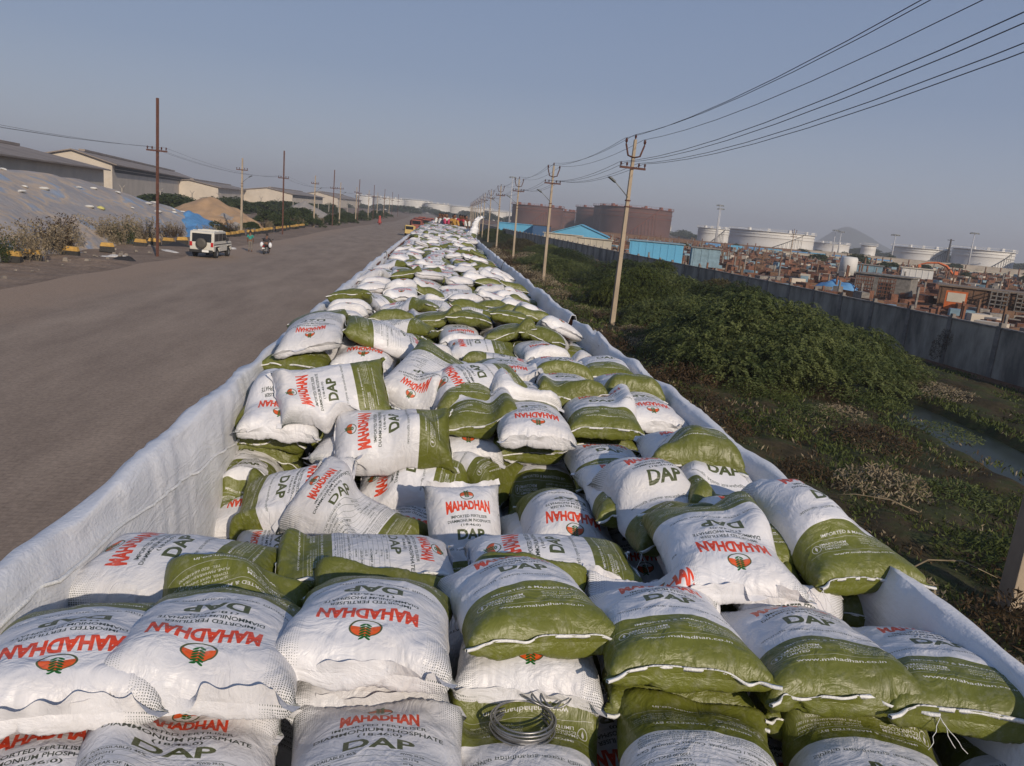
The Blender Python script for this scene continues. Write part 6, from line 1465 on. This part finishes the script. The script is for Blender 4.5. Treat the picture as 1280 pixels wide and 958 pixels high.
# motorcycle
mc = empty('motorcycle', (-13.4, 66.4, 0), radians(-4), 'black motorcycle ridden away along the road', 'motorcycle')
for yw in (-.64, .66):
    mb = MB(); mb.lathe([(.26, -.045), (.31, -.03), (.32, 0), (.31, .03), (.26, .045), (.26, -.045)], (0, yw, .32), 26, axis='X'); w_ = mb.obj('wheel', M_TYRE, mc)
    mb = MB(); mb.lathe([(.04, -.05), (.05, .05), (.0, .05)], (0, yw, .32), 12, axis='X')
    for k in range(6): a = pi*k/3; mb.box((0, yw+.14*cos(a), .32+.14*sin(a)), (.02, .26, .02), rx=a)
    mb.obj('rim', M_CHR, w_)
M_BIKE = mat('black_red_bike_paint', (.03, .010, .010), .35)
mb = MB(); mb.tube([(0, -.15, .62), (0, .1, .72), (0, .32, .76), (0, .45, .70)], [.09, .15, .16, .08], 10); mb.obj('fuel_tank', M_BIKE, mc)
mb = MB(); mb.box((0, -.38, .74), (.24, .72, .09)); mb.obj('seat', M_BUMP, mc, bevel=.03)
mb = MB(); mb.box((0, .02, .40), (.26, .40, .34)); mb.tube([(.16, .1, .28), (.17, -.4, .30), (.18, -.82, .36)], [.03, .04, .05], 8); mb.obj('engine', M_CHR, mc, bevel=.02)
mb = MB(); mb.tube([(.07, .66, .32), (.07, .42, .95)], .025, 6); mb.tube([(-.07, .66, .32), (-.07, .42, .95)], .025, 6); mb.tube([(-.36, .34, 1.04), (-.1, .44, .98), (.1, .44, .98), (.36, .34, 1.04)], .016, 6); mb.obj('handlebar', M_BUMP, mc)
mb = MB(); mb.tube([(0, -.35, .66), (0, -.62, .70), (0, -.85, .62)], [.09, .08, .06], 8); mb.obj('rear_fender', M_BIKE, mc)
mb = MB(); mb.box((0, -.86, .68), (.14, .05, .08)); mb.obj('tail_light', M_TLR, mc); mb = MB(); mb.box((0, -.90, .50), (.20, .02, .12)); mb.obj('number_plate', M_PLATE, mc)
for sx in (-1, 1):
    mb = MB(); mb.tube([(sx*.22, .34, 1.02), (sx*.40, .34, 1.16)], .008, 5); mb.box((sx*.42, .33, 1.20), (.12, .03, .08)); mb.obj('mirror', M_BUMP, mc)
person(-13.4, 66.4, 0, radians(-4), 'ride', ('dark', (.03, .03, .035)), ('black', (.02, .02, .022)), 'rider on the motorcycle in dark clothes, seen from behind')
for sx in (-1, 1):
    mb = MB(); mb.lathe([(0, -.26), (.10, -.24), (.16, -.12), (.15, .06), (.06, .17), (0, .19)], (0, 0, 0), 12); o = mb.obj('carrier_bag', M_WHITE); o.location = (-13.4+sx*.34, 66.2, .80); o.scale = (.9, .9, 1); tag(o, 'white bag hanging at the %s side of the motorcycle' % ('left' if sx < 0 else 'right'), 'bag')
# ------------------------------------------------------------------ workers and vehicles far down the train
q = random.Random(5); cols = [('red', (.35, .03, .05)), ('pink', (.45, .06, .12)), ('ochre', (.40, .22, .05)), ('black', (.02, .02, .025)), ('white', (.6, .6, .58)), ('brown', (.12, .05, .03)), ('blue', (.04, .08, .22))]
for k in range(14):
    sh = cols[k % 7]; yy_ = 58+q.uniform(0, 9); xx_ = -.1+q.uniform(0, 2.1)+curve(yy_)
    person(xx_, yy_, 3.74, pi+q.uniform(-.8, .8), 'sit', sh, cols[(k*3+3) % 7], 'worker in a %s top sitting on the sacks far down the train' % sh[0], 'workers sitting on the far sacks', 1.0, 0)
M_TRK = mat('red_brown_truck_paint', (.22, .05, .035), .6, var=.2, scale=2); M_TRY = mat('yellow_truck_cab', (.50, .36, .12), .5, var=.1, scale=2)
def truck(x, y, rz, cabm, bodym, label, s=1.0):
    t = empty('truck', (x, y, 0), rz, label, 'truck', 'trucks far down the road beside the train'); t.scale = (s, s, s)
    mb = MB(); mb.box((0, 2.6, 1.55), (2.1, 1.7, 1.9), taper=.92); mb.obj('cab', cabm, t, bevel=.08)
    mb = MB(); mb.box((0, 3.44, 1.9), (1.7, .06, .7)); mb.obj('windscreen', M_GLASS, t)
    mb = MB()
    mb.box((0, -.9, 1.0), (2.3, 5.0, .14))
    for sx in (-1, 1): mb.box((sx*1.12, -.9, 1.6), (.06, 5.0, 1.1))
    mb.box((0, -3.38, 1.6), (2.3, .06, 1.1)); mb.box((0, 1.58, 1.7), (2.3, .06, 1.3))
    for k in range(6): mb.box((1.17, -3.2+k*.95, 1.6), (.06, .1, 1.2)); mb.box((-1.17, -3.2+k*.95, 1.6), (.06, .1, 1.2))
    mb.obj('cargo_bed', bodym, t)
    for sx in (-1, 1):
        for yw in (-2.4, 2.4):
            mb = MB(); X_ = sx*.95; mb.lathe([(0, X_-.14), (.44, X_-.14), (.48, X_-.08), (.48, X_+.08), (.44, X_+.14), (0, X_+.14)], (0, yw, .48), 20, axis='X'); mb.obj('wheel', M_TYRE, t)
    mb = MB(); mb.box((0, 0, .8), (.9, 6.0, .2)); mb.obj('chassis', M_BUMP, t)
    return t
truck(-3.6, 138, pi, M_TRY, M_TRY, 'small cream yellow truck facing the camera left of the far end of the train', .75)
for k, (x, y) in enumerate([(-3.2, 168), (-1.2, 190), (-3.4, 205), (-.5, 222), (-2.8, 236)]): truck(x, y, pi+.05, M_TRK, M_TRK, ['red brown truck nearest behind the small yellow truck', 'second red brown truck in the far queue', 'third red brown truck in the far queue', 'fourth red brown truck in the far queue', 'last red brown truck in the far queue'][k])
mb = MB(); mb.tube([(0, 0, 0), (0, 0, 2.4)], .3, 6); mb.lathe([(.0, 0), (.75, .0), (.5, .8), (.35, 2.0), (.35, 3.0), (0, 3.1)], (0, 0, .6), 10); o = mb.obj('red_marker', mat('faded_red_paint', (.35, .06, .05), .8)); o.location = (-12.6, 196, 0); o.scale = (.8, .8, .6); tag(o, 'faded red standing marker at the far left road edge', 'marker')
# ------------------------------------------------------------------ dusty haze over everything
mh = bpy.data.materials.new('dusty_haze'); mh.use_nodes = True; n_ = mh.node_tree; n_.nodes.remove(n_.nodes['Principled BSDF'])
pv_ = n_.nodes.new('ShaderNodeVolumePrincipled'); pv_.inputs['Color'].default_value = (.86, .88, .93, 1); pv_.inputs['Density'].default_value = HAZE_D if 'HAZE_D' in globals() else .00052
pv_.inputs['Anisotropy'].default_value = .1
n_.links.new(pv_.outputs[0], n_.nodes['Material Output'].inputs['Volume'])
mb = MB(); mb.box((700, 1500, 48), (7000, 4400, 104)); o = mb.obj('haze', mh); tag(o, 'thin dusty haze lying over the yard, tanks and hill', 'haze', kind='stuff')
